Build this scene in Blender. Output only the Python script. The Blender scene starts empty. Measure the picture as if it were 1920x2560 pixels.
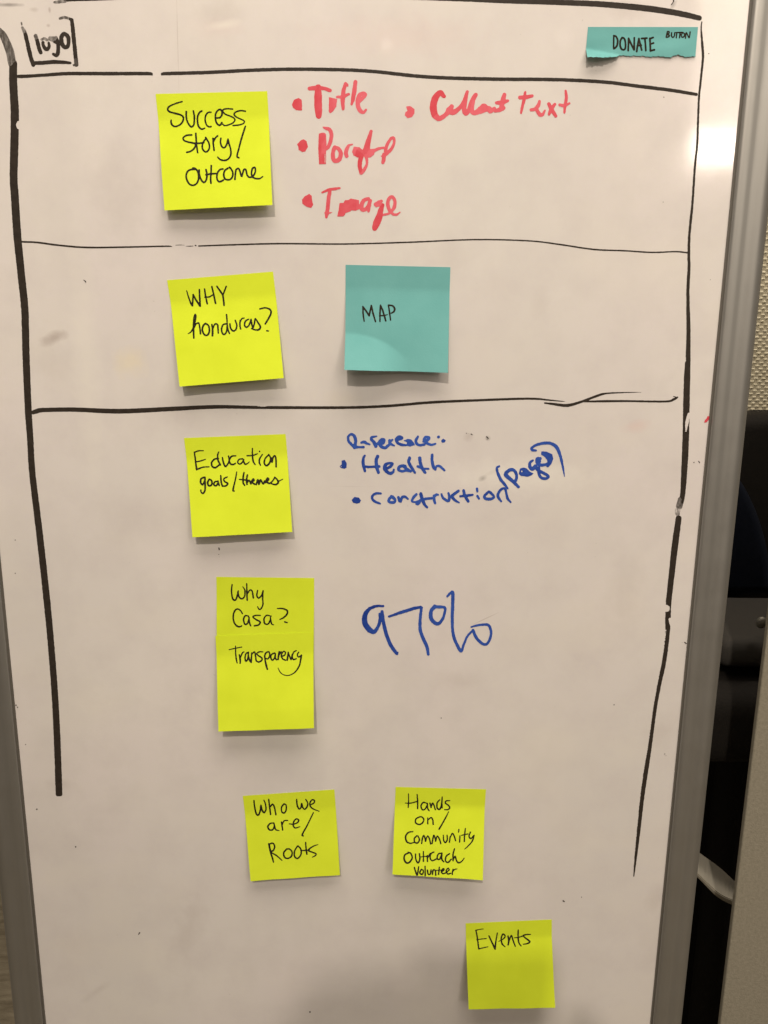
import bpy, bmesh, math, random
import numpy as np
from mathutils import Vector
random.seed(7)
sc = bpy.context.scene
COL = sc.collection

# ------------------------------------------------------------------ camera
# World: the whiteboard's writing surface is the plane y = 0, x right, z up, metres.
# The camera is hand held in front of it, tipped 13 degrees down.
F = 2075.0                         # focal length in photo pixels (photo 1920 x 2560)
TH = math.atan(F / 9010.0)
ROLL = 0.0098
DIST = 0.634
Fw = np.array([0, math.cos(TH), -math.sin(TH)])
R0 = np.array([1.0, 0, 0]); U0 = np.array([0, math.sin(TH), math.cos(TH)])
Rt = R0 * math.cos(ROLL) + U0 * math.sin(ROLL)
Up = U0 * math.cos(ROLL) - R0 * math.sin(ROLL)
CP = -DIST * Fw
cam_d = bpy.data.cameras.new('camera'); cam = bpy.data.objects.new('camera', cam_d); COL.objects.link(cam)
from mathutils import Matrix
cam.matrix_world = Matrix(((Rt[0], Up[0], -Fw[0], CP[0]), (Rt[1], Up[1], -Fw[1], CP[1]), (Rt[2], Up[2], -Fw[2], CP[2]), (0, 0, 0, 1)))
cam_d.sensor_fit = 'VERTICAL'; cam_d.sensor_height = 36.0; cam_d.sensor_width = 27.0
cam_d.lens = 36.0 * F / 2560.0
cam_d.clip_start = 0.02; cam_d.clip_end = 60
sc.camera = cam

def at(px, py, Y=0.0):
    """point of the plane y = Y seen at a photo position (arrays allowed)"""
    px = np.asarray(px, float); py = np.asarray(py, float)
    d = Fw * F + np.multiply.outer(px - 960, Rt) - np.multiply.outer(py - 1280, Up)
    t = (Y - CP[1]) / d[..., 1]
    return CP + d * t[..., None]

def proj(P):
    v = P - CP
    z = v @ Fw
    return 960 + F * (v @ Rt) / z, 1280 - F * (v @ Up) / z

# ------------------------------------------------------------------ light
w = bpy.data.worlds.new('World'); sc.world = w; w.use_nodes = True
bg = w.node_tree.nodes['Background']
bg.inputs['Color'].default_value = (1.0, 0.88, 0.74, 1); bg.inputs['Strength'].default_value = 0.145
sc.view_settings.view_transform = 'Standard'; sc.view_settings.look = 'None'
sc.view_settings.exposure = 0; sc.view_settings.gamma = 1

def area(name, loc, target, sx, sy, power, color=(1, 0.88, 0.74), spec=1.0):
    l = bpy.data.lights.new(name, 'AREA'); l.shape = 'RECTANGLE'; l.size = sx; l.size_y = sy
    l.energy = power; l.color = color; l.specular_factor = spec
    o = bpy.data.objects.new(name, l); COL.objects.link(o)
    o.location = loc
    o.rotation_euler = (Vector(target) - Vector(loc)).to_track_quat('-Z', 'Y').to_euler()
    return o
area('ceiling_or_fill_lamp', (0.20, -0.84, 1.85), (0.20, -0.80, 0.0), 1.8, 1.0, 44.0)
area('ceiling_or_fill_lamp', (-0.185, -2.0, 1.50), (0, -0.2, -0.2), 0.05, 0.05, 26.0)
area('ceiling_or_fill_lamp', (1.0, -2.6, 1.8), (0, -0.2, -0.2), 0.9, 0.6, 9.0)
area('ceiling_or_fill_lamp', (0.75, 0.13, 1.5), (0.62, 0.42, 0.0), 0.5, 0.18, 9.0)      # unseen lamp added behind the board to brighten the woven panel
def lamp_seen_at(box, depth, power):
    """a lamp of the room, behind the photographer, whose mirror image shows in the enamel"""
    (x0, y0, x1, y1) = box
    q = [at(a, b, depth) for a, b in ((x0, y0), (x1, y0), (x1, y1), (x0, y1))]
    c = sum(q) / 4; c = (float(c[0]), -depth, float(c[2]))
    l = area('ceiling_or_fill_lamp', c, (c[0] * .3, 0, c[2] * .3), float(np.linalg.norm(q[1] - q[0])), float(np.linalg.norm(q[3] - q[0])), power)
    return l
lamp_seen_at((1740, 325, 2000, 402), 3.6, 8.5)
lamp_seen_at((1750, -200, 2150, 318), 3.7, 11.0)
lamp_seen_at((958, 98, 980, 124), 4.2, 0.022)
lamp_seen_at((1398, 78, 1426, 106), 4.2, 0.045)

ZT, ZB = 0.47, -1.02
# ------------------------------------------------------------------ materials
def mat(name, color=(0.5, 0.5, 0.5), rough=0.5, metal=0.0, spec=0.5):
    m = bpy.data.materials.new(name); m.use_nodes = True
    b = m.node_tree.nodes['Principled BSDF']
    b.inputs['Base Color'].default_value = (*color, 1); b.inputs['Roughness'].default_value = rough
    b.inputs['Metallic'].default_value = metal; b.inputs['Specular IOR Level'].default_value = spec
    return m
class NT:
    def __init__(s, m): s.t = m.node_tree; s.b = s.t.nodes['Principled BSDF']
    def n(s, typ, **kw):
        nd = s.t.nodes.new(typ)
        for k, v in kw.items():
            if k in nd.inputs: 
                if hasattr(v, 'links') or isinstance(v, bpy.types.NodeSocket): s.t.links.new(v, nd.inputs[k])
                else: nd.inputs[k].default_value = v
            else: setattr(nd, k, v)
        return nd
    def link(s, a, b): s.t.links.new(a, b)
    def math(s, op, a, b=0.0, c=0.0, clamp=False):
        nd = s.t.nodes.new('ShaderNodeMath'); nd.operation = op; nd.use_clamp = clamp
        for i, v in enumerate((a, b, c)):
            if isinstance(v, bpy.types.NodeSocket): s.t.links.new(v, nd.inputs[i])
            else: nd.inputs[i].default_value = v
        return nd.outputs[0]
    def mix(s, f, a, b):
        nd = s.t.nodes.new('ShaderNodeMix'); nd.data_type = 'RGBA'
        for sock, v in ((nd.inputs[0], f), (nd.inputs[6], a), (nd.inputs[7], b)):
            if isinstance(v, bpy.types.NodeSocket): s.t.links.new(v, sock)
            else: sock.default_value = v if not isinstance(v, tuple) or len(v) == 4 else (*v, 1)
        return nd.outputs[2]
    def noise(s, scale, detail=3, rough=0.5, vec=None, out='Fac'):
        nd = s.t.nodes.new('ShaderNodeTexNoise'); nd.inputs['Scale'].default_value = scale
        nd.inputs['Detail'].default_value = detail; nd.inputs['Roughness'].default_value = rough
        if vec is not None: s.t.links.new(vec, nd.inputs['Vector'])
        return nd.outputs[out]
    def ramp(s, v, a, b):
        nd = s.t.nodes.new('ShaderNodeMapRange'); nd.inputs[1].default_value = a; nd.inputs[2].default_value = b
        s.t.links.new(v, nd.inputs[0]); return nd.outputs[0]
    def coord(s, which='Object', scale=(1, 1, 1)):
        tc = s.t.nodes.new('ShaderNodeTexCoord'); mp = s.t.nodes.new('ShaderNodeMapping')
        mp.inputs['Scale'].default_value = scale; s.t.links.new(tc.outputs[which], mp.inputs['Vector'])
        return mp.outputs[0]
    def bump(s, h, strength, dist):
        nd = s.t.nodes.new('ShaderNodeBump'); nd.inputs['Strength'].default_value = strength
        nd.inputs['Distance'].default_value = dist; s.t.links.new(h, nd.inputs['Height'])
        s.t.links.new(nd.outputs[0], s.b.inputs['Normal'])

def smudges_and_reflections(g, vec, base, items):
    """dried marker smears, plus reflections painted as pale spots, at fixed places of the board"""
    sep = g.t.nodes.new('ShaderNodeSeparateXYZ'); g.link(vec, sep.inputs[0])
    wob = g.noise(70, 3, 0.6, vec)
    for (px, py, rx, ry, ang, amt, colr) in items:
        c = at(px, py); k = 3.27e3
        dx = g.math('SUBTRACT', sep.outputs[0], float(c[0])); dz = g.math('SUBTRACT', sep.outputs[2], float(c[2]) - ZB)
        ca, sa = math.cos(math.radians(ang)), math.sin(math.radians(ang))
        a = g.math('DIVIDE', g.math('ADD', g.math('MULTIPLY', dx, ca), g.math('MULTIPLY', dz, sa)), rx / k)
        b = g.math('DIVIDE', g.math('SUBTRACT', g.math('MULTIPLY', dz, ca), g.math('MULTIPLY', dx, sa)), ry / k)
        r = g.math('SQRT', g.math('ADD', g.math('MULTIPLY', a, a), g.math('MULTIPLY', b, b)))
        r = g.math('ADD', r, g.math('MULTIPLY', g.math('SUBTRACT', wob, 0.5), 1.6))
        f = g.math('MULTIPLY', g.math('SUBTRACT', 1.0, g.ramp(r, 0.2, 1.2), clamp=True), amt)
        base = g.mix(f, base, colr)
    return base

def board_material():
    m = mat('whiteboard_enamel', rough=0.13); g = NT(m)
    g.b.inputs['Coat Weight'].default_value = 0.30; g.b.inputs['Coat Roughness'].default_value = 0.30; v = g.coord('Object')
    base = g.mix(g.ramp(g.noise(7, 3, 0.5, v), 0.35, 0.65), (0.750, 0.690, 0.690), (0.750, 0.725, 0.680))
    big = g.ramp(g.noise(3.2, 2, 0.5, v), 0.3, 0.7)
    base = g.mix(g.math('MULTIPLY', big, 0.8), base, (0.640, 0.618, 0.612))
    mid = g.ramp(g.noise(28, 4, 0.6, v), 0.42, 0.75)
    base = g.mix(g.math('MULTIPLY', mid, 0.75), base, (0.61, 0.565, 0.565))
    warm = g.ramp(g.noise(11, 3, 0.6, g.coord('Object', (1, 1, 1.4))), 0.5, 0.75)
    base = g.mix(g.math('MULTIPLY', warm, 0.45), base, (0.77, 0.73, 0.65))
    rub = g.ramp(g.noise(10, 3, 0.6, g.coord('Object', (1.6, 1, 0.5))), 0.42, 0.75)
    base = g.mix(g.math('MULTIPLY', rub, 0.42), base, (0.63, 0.605, 0.58))
    fine = g.ramp(g.noise(260, 3, 0.7, v), 0.3, 0.7)
    base = g.mix(g.math('MULTIPLY', fine, 0.35), base, (0.69, 0.67, 0.60))
    grain = g.ramp(g.noise(800, 2, 0.7, v), 0.3, 0.7)
    base = g.mix(g.math('MULTIPLY', grain, 0.30), base, (0.70, 0.625, 0.60))
    # rubbed-out ink haze and specks
    sp = g.ramp(g.noise(420, 2, 0.5, v), 0.70, 0.78)
    gate = g.ramp(g.noise(26, 3, 0.6, v), 0.50, 0.72)
    base = g.mix(g.math('MULTIPLY', g.math('MULTIPLY', sp, gate), 0.6), base, (0.30, 0.28, 0.25))
    fib = g.coord('Object', (60, 60, 160))
    sp2 = g.ramp(g.noise(7, 3, 0.6, fib), 0.72, 0.80)
    base = g.mix(g.math('MULTIPLY', sp2, 0.3), base, (0.42, 0.38, 0.34))
    gr, pk, ye = (0.40, 0.34, 0.31), (0.72, 0.47, 0.44), (0.80, 0.70, 0.45)
    base = smudges_and_reflections(g, v, base, [
        (135, 845, 36, 14, 22, .65, gr), (300, 480, 70, 90, 0, .14, gr), (420, 1010, 90, 50, 0, .10, gr), (1560, 1500, 50, 160, 0, .10, gr), (1650, 1830, 40, 60, 0, .16, gr), (330, 1300, 120, 60, 0, .10, gr), (1130, 1700, 70, 30, 0, .14, gr), (470, 2330, 40, 110, -20, .20, gr), (1640, 2250, 30, 50, 0, .18, gr), (150, 1960, 40, 18, 0, .16, gr), (120, 900, 70, 45, 0, .12, gr), (1207, 1196, 11, 8, 30, .75, (0.2, 0.18, 0.17)),
        (1232, 1180, 22, 5, 25, .35, gr), (1172, 1092, 14, 12, 0, .35, gr), (1219, 1096, 7, 6, 0, .55, (0.25, 0.23, 0.21)),
        (325, 905, 42, 38, 0, .35, ye), (1590, 1065, 34, 16, 10, .25, pk), (1000, 90, 190, 45, 0, .14, pk),
        (545, 70, 60, 22, 0, .12, pk), (560, 35, 60, 25, 0, .16, gr), (20, 12, 30, 4, 0, .75, (0.25, 0.23, 0.22)),
        (85, 24, 10, 5, 0, .35, gr), (124, 25, 3, 6, 0, .7, gr), (121, 64, 5, 4, 0, .55, gr),
        (240, 2480, 60, 12, 40, .18, gr), (1640, 2360, 40, 90, 0, .10, gr), (420, 2280, 90, 60, 30, .10, gr),
        (1683, 12, 12, 5, 60, .6, (0.3, 0.28, 0.26)), (1560, 20, 50, 20, -5, .22, gr), (1350, 760, 22, 40, 0, .10, gr),
        (1120, 640, 60, 40, 0, .08, gr), (850, 1000, 60, 24, 0, .10, ye),
        (444, 95, 1.1, 120, -1, .40, gr), (1215, 1546, 46, 1.2, 27, .45, gr), (880, 1216, 70, 1.0, 0, .22, gr), (1290, 1190, 190, 42, 0, .45, (0.84, 0.82, 0.76)),  # the wide pale patch is a room reflection painted into the board colour
        (215, 900, 34, 330, 0, .30, (0.82, 0.79, 0.71)), (560, 62, 40, 10, 10, .5, (0.84, 0.81, 0.74))])  # tall milky streak: a faint reflection put into the enamel colour
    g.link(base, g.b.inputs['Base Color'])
    g.link(g.math('ADD', 0.04, g.math('MULTIPLY', g.ramp(g.noise(9, 4, 0.6, v), 0.4, 0.75), 0.07)), g.b.inputs['Roughness'])
    g.bump(g.noise(55, 3, 0.5, v), 0.05, 0.0006)
    return m
M_BOARD = board_material()

def paper_material(name, c1, c2):
    m = mat(name, rough=0.82, spec=0.25); g = NT(m); v = g.coord('Object')
    g.link(g.mix(g.ramp(g.noise(45, 4, 0.6, v), 0.3, 0.7), c1, c2), g.b.inputs['Base Color'])
    g.bump(g.noise(900, 3, 0.6, v), 0.22, 0.0003)
    tr = g.n('ShaderNodeBsdfTranslucent'); tr.inputs[0].default_value = (*c1, 1)
    mx = g.t.nodes.new('ShaderNodeMixShader'); mx.inputs[0].default_value = 0.06
    g.link(g.b.outputs[0], mx.inputs[1]); g.link(tr.outputs[0], mx.inputs[2])
    g.link(mx.outputs[0], g.t.nodes['Material Output'].inputs[0])
    return m
M_YEL = paper_material('yellow_paper', (0.665, 0.790, 0.027), (0.705, 0.835, 0.033))
M_TEAL = paper_material('teal_paper', (0.145, 0.41, 0.405), (0.165, 0.44, 0.435))

def ink_material(name, dark, light, rough, tex=240):
    """ink film: 'tone' = how thinly a stroke was laid, 'wear' = how much of it has been rubbed off"""
    m = mat(name, rough=rough + .12, spec=0.12); g = NT(m); v = g.coord('Object')
    tone = g.n('ShaderNodeAttribute', attribute_name='tone').outputs['Fac']
    wear = g.n('ShaderNodeAttribute', attribute_name='wear').outputs['Fac']
    n1 = g.ramp(g.noise(tex, 3, 0.6, v), 0.3, 0.7)
    f = g.math('ADD', g.math('MULTIPLY', n1, 0.45), g.math('MULTIPLY', tone, 0.75), clamp=True)
    g.link(g.mix(f, dark, light), g.b.inputs['Base Color'])
    n2 = g.ramp(g.noise(330, 4, 0.7, g.coord('Object', (1.6, 1.6, .7))), 0.36, 0.64)
    keep = g.math('SUBTRACT', 1.0, g.math('MULTIPLY', wear, g.math('ADD', 0.35, g.math('MULTIPLY', n2, 0.65))), clamp=True)
    tr = g.n('ShaderNodeBsdfTransparent'); mx = g.t.nodes.new('ShaderNodeMixShader')
    g.link(keep, mx.inputs[0]); g.link(tr.outputs[0], mx.inputs[1]); g.link(g.b.outputs[0], mx.inputs[2])
    g.link(mx.outputs[0], g.t.nodes['Material Output'].inputs[0])
    return m
M_BLACK = ink_material('black_marker_ink', (0.020, 0.015, 0.012), (0.050, 0.040, 0.032), 0.32)
M_PEN = ink_material('black_pen_ink', (0.012, 0.010, 0.006), (0.024, 0.019, 0.012), 0.6)
M_RED = ink_material('red_marker_ink', (0.60, 0.045, 0.065), (0.73, 0.145, 0.185), 0.40, 130)
M_BLUE = ink_material('blue_marker_ink', (0.010, 0.034, 0.24), (0.045, 0.115, 0.47), 0.35, 150)

# ------------------------------------------------------------------ object helpers
def link(o, name, label=None, cat=None, group=None, kind=None, parent=None):
    o.name = name
    if o.name not in COL.objects: COL.objects.link(o)
    if parent is not None: o.parent = parent
    if label: o['label'] = label
    if cat: o['category'] = cat
    if group: o['group'] = group
    if kind: o['kind'] = kind
    return o
def empty(name, loc, label, cat, group=None):
    o = bpy.data.objects.new(name, None); o.location = loc; o.empty_display_size = 0.02
    link(o, name, label, cat, group); return o
def place(o, parent):
    """keep world coordinates of the mesh while parented to a moved empty"""
    if parent is not None:
        off = parent.location
        if parent.parent is not None: off = off + parent.parent.location
        o.data.transform(Matrix.Translation(-off)); o.parent = parent
def mesh_obj(name, verts, faces, material, parent=None, smooth=False, **kw):
    me = bpy.data.meshes.new(name)
    me.from_pydata([tuple(map(float, v)) for v in verts], [], [tuple(f) for f in faces])
    me.materials.append(material); me.update()
    if smooth:
        for p in me.polygons: p.use_smooth = True
    o = bpy.data.objects.new(name, me)
    place(o, parent); link(o, name, **kw); return o
def bm_obj(name, bm, material, parent=None, smooth=False, **kw):
    me = bpy.data.meshes.new(name); bm.to_mesh(me); bm.free(); me.materials.append(material)
    if smooth:
        for p in me.polygons: p.use_smooth = True
    o = bpy.data.objects.new(name, me); place(o, parent); link(o, name, **kw); return o
def box_bm(lo, hi, bev=0.0, seg=3):
    bm = bmesh.new(); bmesh.ops.create_cube(bm, size=1)
    lo = Vector(lo); hi = Vector(hi)
    for v in bm.verts: v.co = Vector([(lo[i] + hi[i]) / 2 + v.co[i] * (hi[i] - lo[i]) for i in range(3)])
    if bev: bmesh.ops.bevel(bm, geom=bm.edges[:], offset=bev, segments=seg, affect='EDGES', profile=0.6)
    return bm

# ------------------------------------------------------------------ ink tracing: pen paths -> clean flat ink outlines
def parse(s, ox, oy, k, w0):
    out = []
    for st in s.split(';'):
        pts = []; wl = w0
        for tok in st.split():
            a = [float(x) for x in tok.split(',')]
            if len(a) > 2: wl = a[2]
            pts.append((ox + a[0] * k, oy + a[1] * k, wl * k))
        if pts: out.append(np.array(pts))
    return out
def smooth_path(P, n=5):
    if len(P) < 3: return P
    Q = np.vstack([2 * P[0] - P[1], P, 2 * P[-1] - P[-2]]); out = []
    for i in range(1, len(Q) - 2):
        p0, p1, p2, p3 = Q[i - 1], Q[i], Q[i + 1], Q[i + 2]
        for t in np.linspace(0, 1, n, endpoint=False):
            c = 0.5 * ((2 * p1) + (-p0 + p2) * t + (2 * p0 - 5 * p1 + 4 * p2 - p3) * t * t + (-p0 + 3 * p1 - 3 * p2 + p3) * t ** 3)
            c[2] = p1[2] * (1 - t) + p2[2] * t
            out.append(c)
    out.append(Q[-2]); return np.array(out)

_rng = np.random.RandomState(3)
_wn = _rng.rand(256, 256)
def wob(x, y, s):
    """smooth value noise used to make the ink edges uneven"""
    u = x / s; v = y / s; i = np.floor(u).astype(int); j = np.floor(v).astype(int)
    fu = u - i; fv = v - j; fu = fu * fu * (3 - 2 * fu); fv = fv * fv * (3 - 2 * fv)
    g = lambda a, b: _wn[a % 256, b % 256]
    return (g(i, j) * (1 - fu) * (1 - fv) + g(i + 1, j) * fu * (1 - fv) + g(i, j + 1) * (1 - fu) * fv + g(i + 1, j + 1) * fu * fv) - 0.5

class Ink:
    """strokes and blots gathered in photo units; distance field contoured into one flat mesh"""
    def __init__(s, res=1.0, rag=0.5): s.items = []; s.er = []; s.res = res; s.rag = rag
    def strokes(s, txt, frame, w=24, tone=None, wear=0.0, grow=0.0):
        for P in parse(txt, *frame, w):
            P = smooth_path(P)
            P[:, 2] += grow
            s.items.append(('s', P, random.random() if tone is None else tone, wear))
        return s
    def blot(s, txt, frame, tone=None, wear=0.0):
        P = parse(txt, *frame, 1)[0][:, :2]
        s.items.append(('p', P, random.random() if tone is None else tone, wear)); return s
    def erase(s, txt, frame=(0, 0, 1), w=3):
        for P in parse(txt, *frame, w): s.er.append(smooth_path(P))
        return s
    def field(s):
        lo = np.min([np.min(p[1][:, :2], axis=0) for p in s.items], axis=0) - 20
        hi = np.max([np.max(p[1][:, :2], axis=0) for p in s.items], axis=0) + 20
        r = s.res; nx = int((hi[0] - lo[0]) / r) + 2; ny = int((hi[1] - lo[1]) / r) + 2
        D = np.full((nx, ny), 50.0); T = np.zeros((nx, ny)); W = np.zeros((nx, ny)); B = np.full((nx, ny), 50.0)
        xs = lo[0] + np.arange(nx) * r; ys = lo[1] + np.arange(ny) * r
        def seg(dst, a, b, cb=None):
            m = max(a[2], b[2]) / 2 + 6
            i0 = max(0, int((min(a[0], b[0]) - m - lo[0]) / r)); i1 = min(nx, int((max(a[0], b[0]) + m - lo[0]) / r) + 2)
            j0 = max(0, int((min(a[1], b[1]) - m - lo[1]) / r)); j1 = min(ny, int((max(a[1], b[1]) + m - lo[1]) / r) + 2)
            if i1 <= i0 or j1 <= j0: return
            X = xs[i0:i1, None]; Y = ys[None, j0:j1]
            dx, dy = b[0] - a[0], b[1] - a[1]; L = dx * dx + dy * dy + 1e-9
            t = np.clip(((X - a[0]) * dx + (Y - a[1]) * dy) / L, 0, 1)
            d = np.hypot(X - a[0] - t * dx, Y - a[1] - t * dy) - (a[2] * (1 - t) + b[2] * t) / 2
            sub = dst[i0:i1, j0:j1]; k = d < sub; sub[k] = d[k]
            if cb is not None:
                kk = d < cb[2][i0:i1, j0:j1]
                cb[2][i0:i1, j0:j1][kk] = d[kk]
                T[i0:i1, j0:j1][kk] = cb[0]; W[i0:i1, j0:j1][kk] = cb[1]
        for kind, P, tone, wear in s.items:
            if kind == 's':
                if len(P) == 1: P = np.vstack([P, P + [0.01, 0, 0]])
                for a, b in zip(P[:-1], P[1:]): seg(D, a, b, (tone, wear, B))
            else:
                c0 = P.min(axis=0) - 6; c1 = P.max(axis=0) + 6
                i0 = max(0, int((c0[0] - lo[0]) / r)); i1 = min(nx, int((c1[0] - lo[0]) / r) + 1)
                j0 = max(0, int((c0[1] - lo[1]) / r)); j1 = min(ny, int((c1[1] - lo[1]) / r) + 1)
                X = xs[i0:i1, None]; Y = ys[None, j0:j1]; d = np.full((i1 - i0, j1 - j0), 1e9); ins = np.zeros(d.shape, bool)
                for a, b in zip(P, np.roll(P, -1, axis=0)):
                    dx, dy = b - a; L = dx * dx + dy * dy + 1e-9
                    t = np.clip(((X - a[0]) * dx + (Y - a[1]) * dy) / L, 0, 1)
                    d = np.minimum(d, np.hypot(X - a[0] - t * dx, Y - a[1] - t * dy))
                    c = ((a[1] > Y) != (b[1] > Y)) & (X < (b[0] - a[0]) * (Y - a[1]) / (b[1] - a[1] + 1e-12) + a[0])
                    ins ^= c
                d = np.where(ins, -d, d) - 0.6
                sub = D[i0:i1, j0:j1]; k = d < sub; sub[k] = d[k]; T[i0:i1, j0:j1][k] = tone; W[i0:i1, j0:j1][k] = wear
        if s.rag:
            X = xs[:, None] + 0 * ys[None, :]; Y = ys[None, :] + 0 * xs[:, None]
            D += s.rag * (wob(X, Y, 3.1) * 1.0 + wob(X, Y, 9.0) * 0.8)
        if s.er:
            E = np.full((nx, ny), 50.0)
            for P in s.er:
                if len(P) == 1: P = np.vstack([P, P + [0.01, 0, 0]])
                for a, b in zip(P[:-1], P[1:]): seg(E, a, b)
            X = xs[:, None] + 0 * ys[None, :]; Y = ys[None, :] + 0 * xs[:, None]
            E += 1.2 * wob(X, Y, 2.3)
            D = np.maximum(D, -E)
        return lo, D, T, W
    def build(s, name, material, parent, surf, label=None):
        lo, D, T, W = s.field(); r = s.res
        ins = D < 0
        anyc = ins[:-1, :-1] | ins[1:, :-1] | ins[:-1, 1:] | ins[1:, 1:]
        cells = np.argwhere(anyc)
        idx = {}; V = []; A = []; faces = []
        def vert(key, x, y, t, wv):
            if key not in idx: idx[key] = len(V); V.append((x, y)); A.append((t, wv))
            return idx[key]
        for i, j in cells:
            cs = ((i, j), (i + 1, j), (i + 1, j + 1), (i, j + 1)); poly = []
            for q in range(4):
                a = cs[q]; b = cs[(q + 1) % 4]; da = D[a]; db = D[b]
                if da < 0: poly.append(vert(a, a[0], a[1], T[a], W[a]))
                if (da < 0) != (db < 0):
                    t = da / (da - db); k = (a, b) if a < b else (b, a)
                    src = a if da < 0 else b
                    poly.append(vert(k, a[0] + (b[0] - a[0]) * t, a[1] + (b[1] - a[1]) * t, T[src], W[src]))
            if len(poly) >= 3: faces.append(poly[::-1])
        V = np.array(V, float) * r + lo
        P3 = surf(V[:, 0], V[:, 1])
        # faces wound to look at the viewer (-y)
        me = bpy.data.meshes.new(name)
        me.from_pydata([tuple(p) for p in P3.tolist()], [], faces)
        me.materials.append(material); me.update()
        if me.polygons and sum(p.normal.y for p in me.polygons) > 0: me.flip_normals()
        A = np.array(A, np.float32)
        for k, nm in enumerate(('tone', 'wear')):
            at_ = me.attributes.new(nm, 'FLOAT', 'POINT'); at_.data.foreach_set('value', np.ascontiguousarray(A[:, k]))
        o = bpy.data.objects.new(name, me); place(o, parent); link(o, name, label)
        return o

_lift = [3e-5]
def board_surf():
    _lift[0] += 6e-6; h = _lift[0]
    return lambda x, y: at(x, y, -h)

# ------------------------------------------------------------------ whiteboard with its frame
XL = float(at(83, 2240)[0]); XR = float(at(1751, 1280)[0])

board = empty('whiteboard', (0, 0, ZB), 'tall white enamel whiteboard in a grey aluminium frame, covered with marker writing and sticky notes', 'whiteboard')
bm = box_bm((XL - 0.004, 0.0, ZB), (XR + 0.004, 0.012, ZT))
bm_obj('writing_surface', bm, M_BOARD, board)

M_ALU = mat('brushed_aluminium', (0.50, 0.47, 0.43), 0.38, 0.85); g = NT(M_ALU)
v = g.coord('Object', (1, 1, 0.02))
g.link(g.mix(g.ramp(g.noise(160, 3, 0.6, v), 0.3, 0.7), (0.335, 0.325, 0.305), (0.36, 0.35, 0.33)), g.b.inputs['Base Color'])
g.link(g.math('ADD', 0.42, g.math('MULTIPLY', g.noise(60, 3, 0.6, g.coord('Object')), 0.14)), g.b.inputs['Roughness'])
M_SEAL = mat('dark_rubber_seal', (0.10, 0.09, 0.075), 0.6)
# frame section: distance outwards from the writing surface, rise towards the viewer (mm)
SEC = [(1.0, 0.2), (1.2, 2.4), (1.9, 3.6), (3.2, 4.2), (5.0, 4.55), (7.0, 4.7), (9.0, 4.6), (11.0, 4.25), (13.0, 4.0), (15.0, 4.1), (17.0, 4.5), (19.0, 4.95), (21.0, 5.1), (23.0, 4.85), (25.0, 4.1), (26.8, 2.8), (28.2, 1.0), (28.8, -1.0), (28.8, -16.0), (0.5, -16.0)]
def rail(name, fn_a, fn_b):
    """sweep the section between two ends; fn(u, h) -> point"""
    S = [(a * .955 / 1000, b / 1000) for a, b in SEC]; n = len(S)
    V = [fn_a(*p) for p in S] + [fn_b(*p) for p in S]
    Fc = [(i, (i + 1) % n, n + (i + 1) % n, n + i) for i in range(n)] + [tuple(range(n))[::-1], tuple(range(n, 2 * n))]
    o = mesh_obj(name, V, Fc, M_ALU, board, smooth=True)
    bm = bmesh.new(); bm.from_mesh(o.data); bmesh.ops.recalc_face_normals(bm, faces=bm.faces[:])
    for e in bm.edges:
        if len(e.link_faces) == 2 and e.calc_face_angle(0) > 0.9: e.smooth = False
    bm.to_mesh(o.data); bm.free()
    return o
rail('frame_rail', lambda u, h: (XR + u, -h, ZT - 0.0 + u), lambda u, h: (XR + u, -h, ZB - u))
rail('frame_rail', lambda u, h: (XL - u, -h, ZT + u), lambda u, h: (XL - u, -h, ZB - u))
rail('frame_rail', lambda u, h: (XL - u, -h, ZT + u), lambda u, h: (XR + u, -h, ZT + u))
rail('frame_rail', lambda u, h: (XL - u, -h, ZB - u), lambda u, h: (XR + u, -h, ZB - u))
for x0, x1 in ((XR - 0.0004, XR + 0.0012), (XL - 0.0012, XL + 0.0004)):
    bm_obj('rubber_seal', box_bm((x0, -0.0010, ZB), (x1, 0.0004, ZT)), M_SEAL, board)

# ------------------------------------------------------------------ marker lines of the drawn page
PX = (0, 0, 1)
def ln(name, txt, w, label, mat_=M_BLACK, er=None, extra=None, rag=0.6, res=1.5, tone=0.3):
    k = Ink(res, rag).strokes(txt, PX, w, tone)
    if extra:
        for t, ww, wr in extra: k.strokes(t, PX, ww, 0.8, wr)
    if er:
        for t, ww in er: k.erase(t, PX, ww)
    return k.build(name, mat_, board, board_surf(), label)
ln('marker_line', '163,-5,18 260,-8 400,-13 800,-16 1050,-6,12 1180,-1,11 1264,2,13 1400,6,14 1510,11,15 1625,22,16 1700,34,15 1748,45,13', 14,
   'thick black marker line along the top edge', extra=[('136,6,6 150,4,9 162,2,11', 8, .75)])
ln('marker_line', '33,160,20 33,206,20 37,285,21 35.5,380,20.5 34,443,20 37,490,20 43,585,20 51,665,19 54,695 62,774,18.5 65,885,18 70,1011,17.5 76,1106,16 81,1185,16 98,1327,17 116,1489 128,1616,16.5 137.5,1742,16.5 143,1851,17 147.6,1984,17', 18,
   'thick black marker line down the left side', er=[('46,306,7 44,312,8 46,320,6', 6), ('130,1998,12 166,1996,12', 12)],
   extra=[('-2,76,14 9.5,92,19 24,127,21 31,160,20', 18, .55)])
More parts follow.
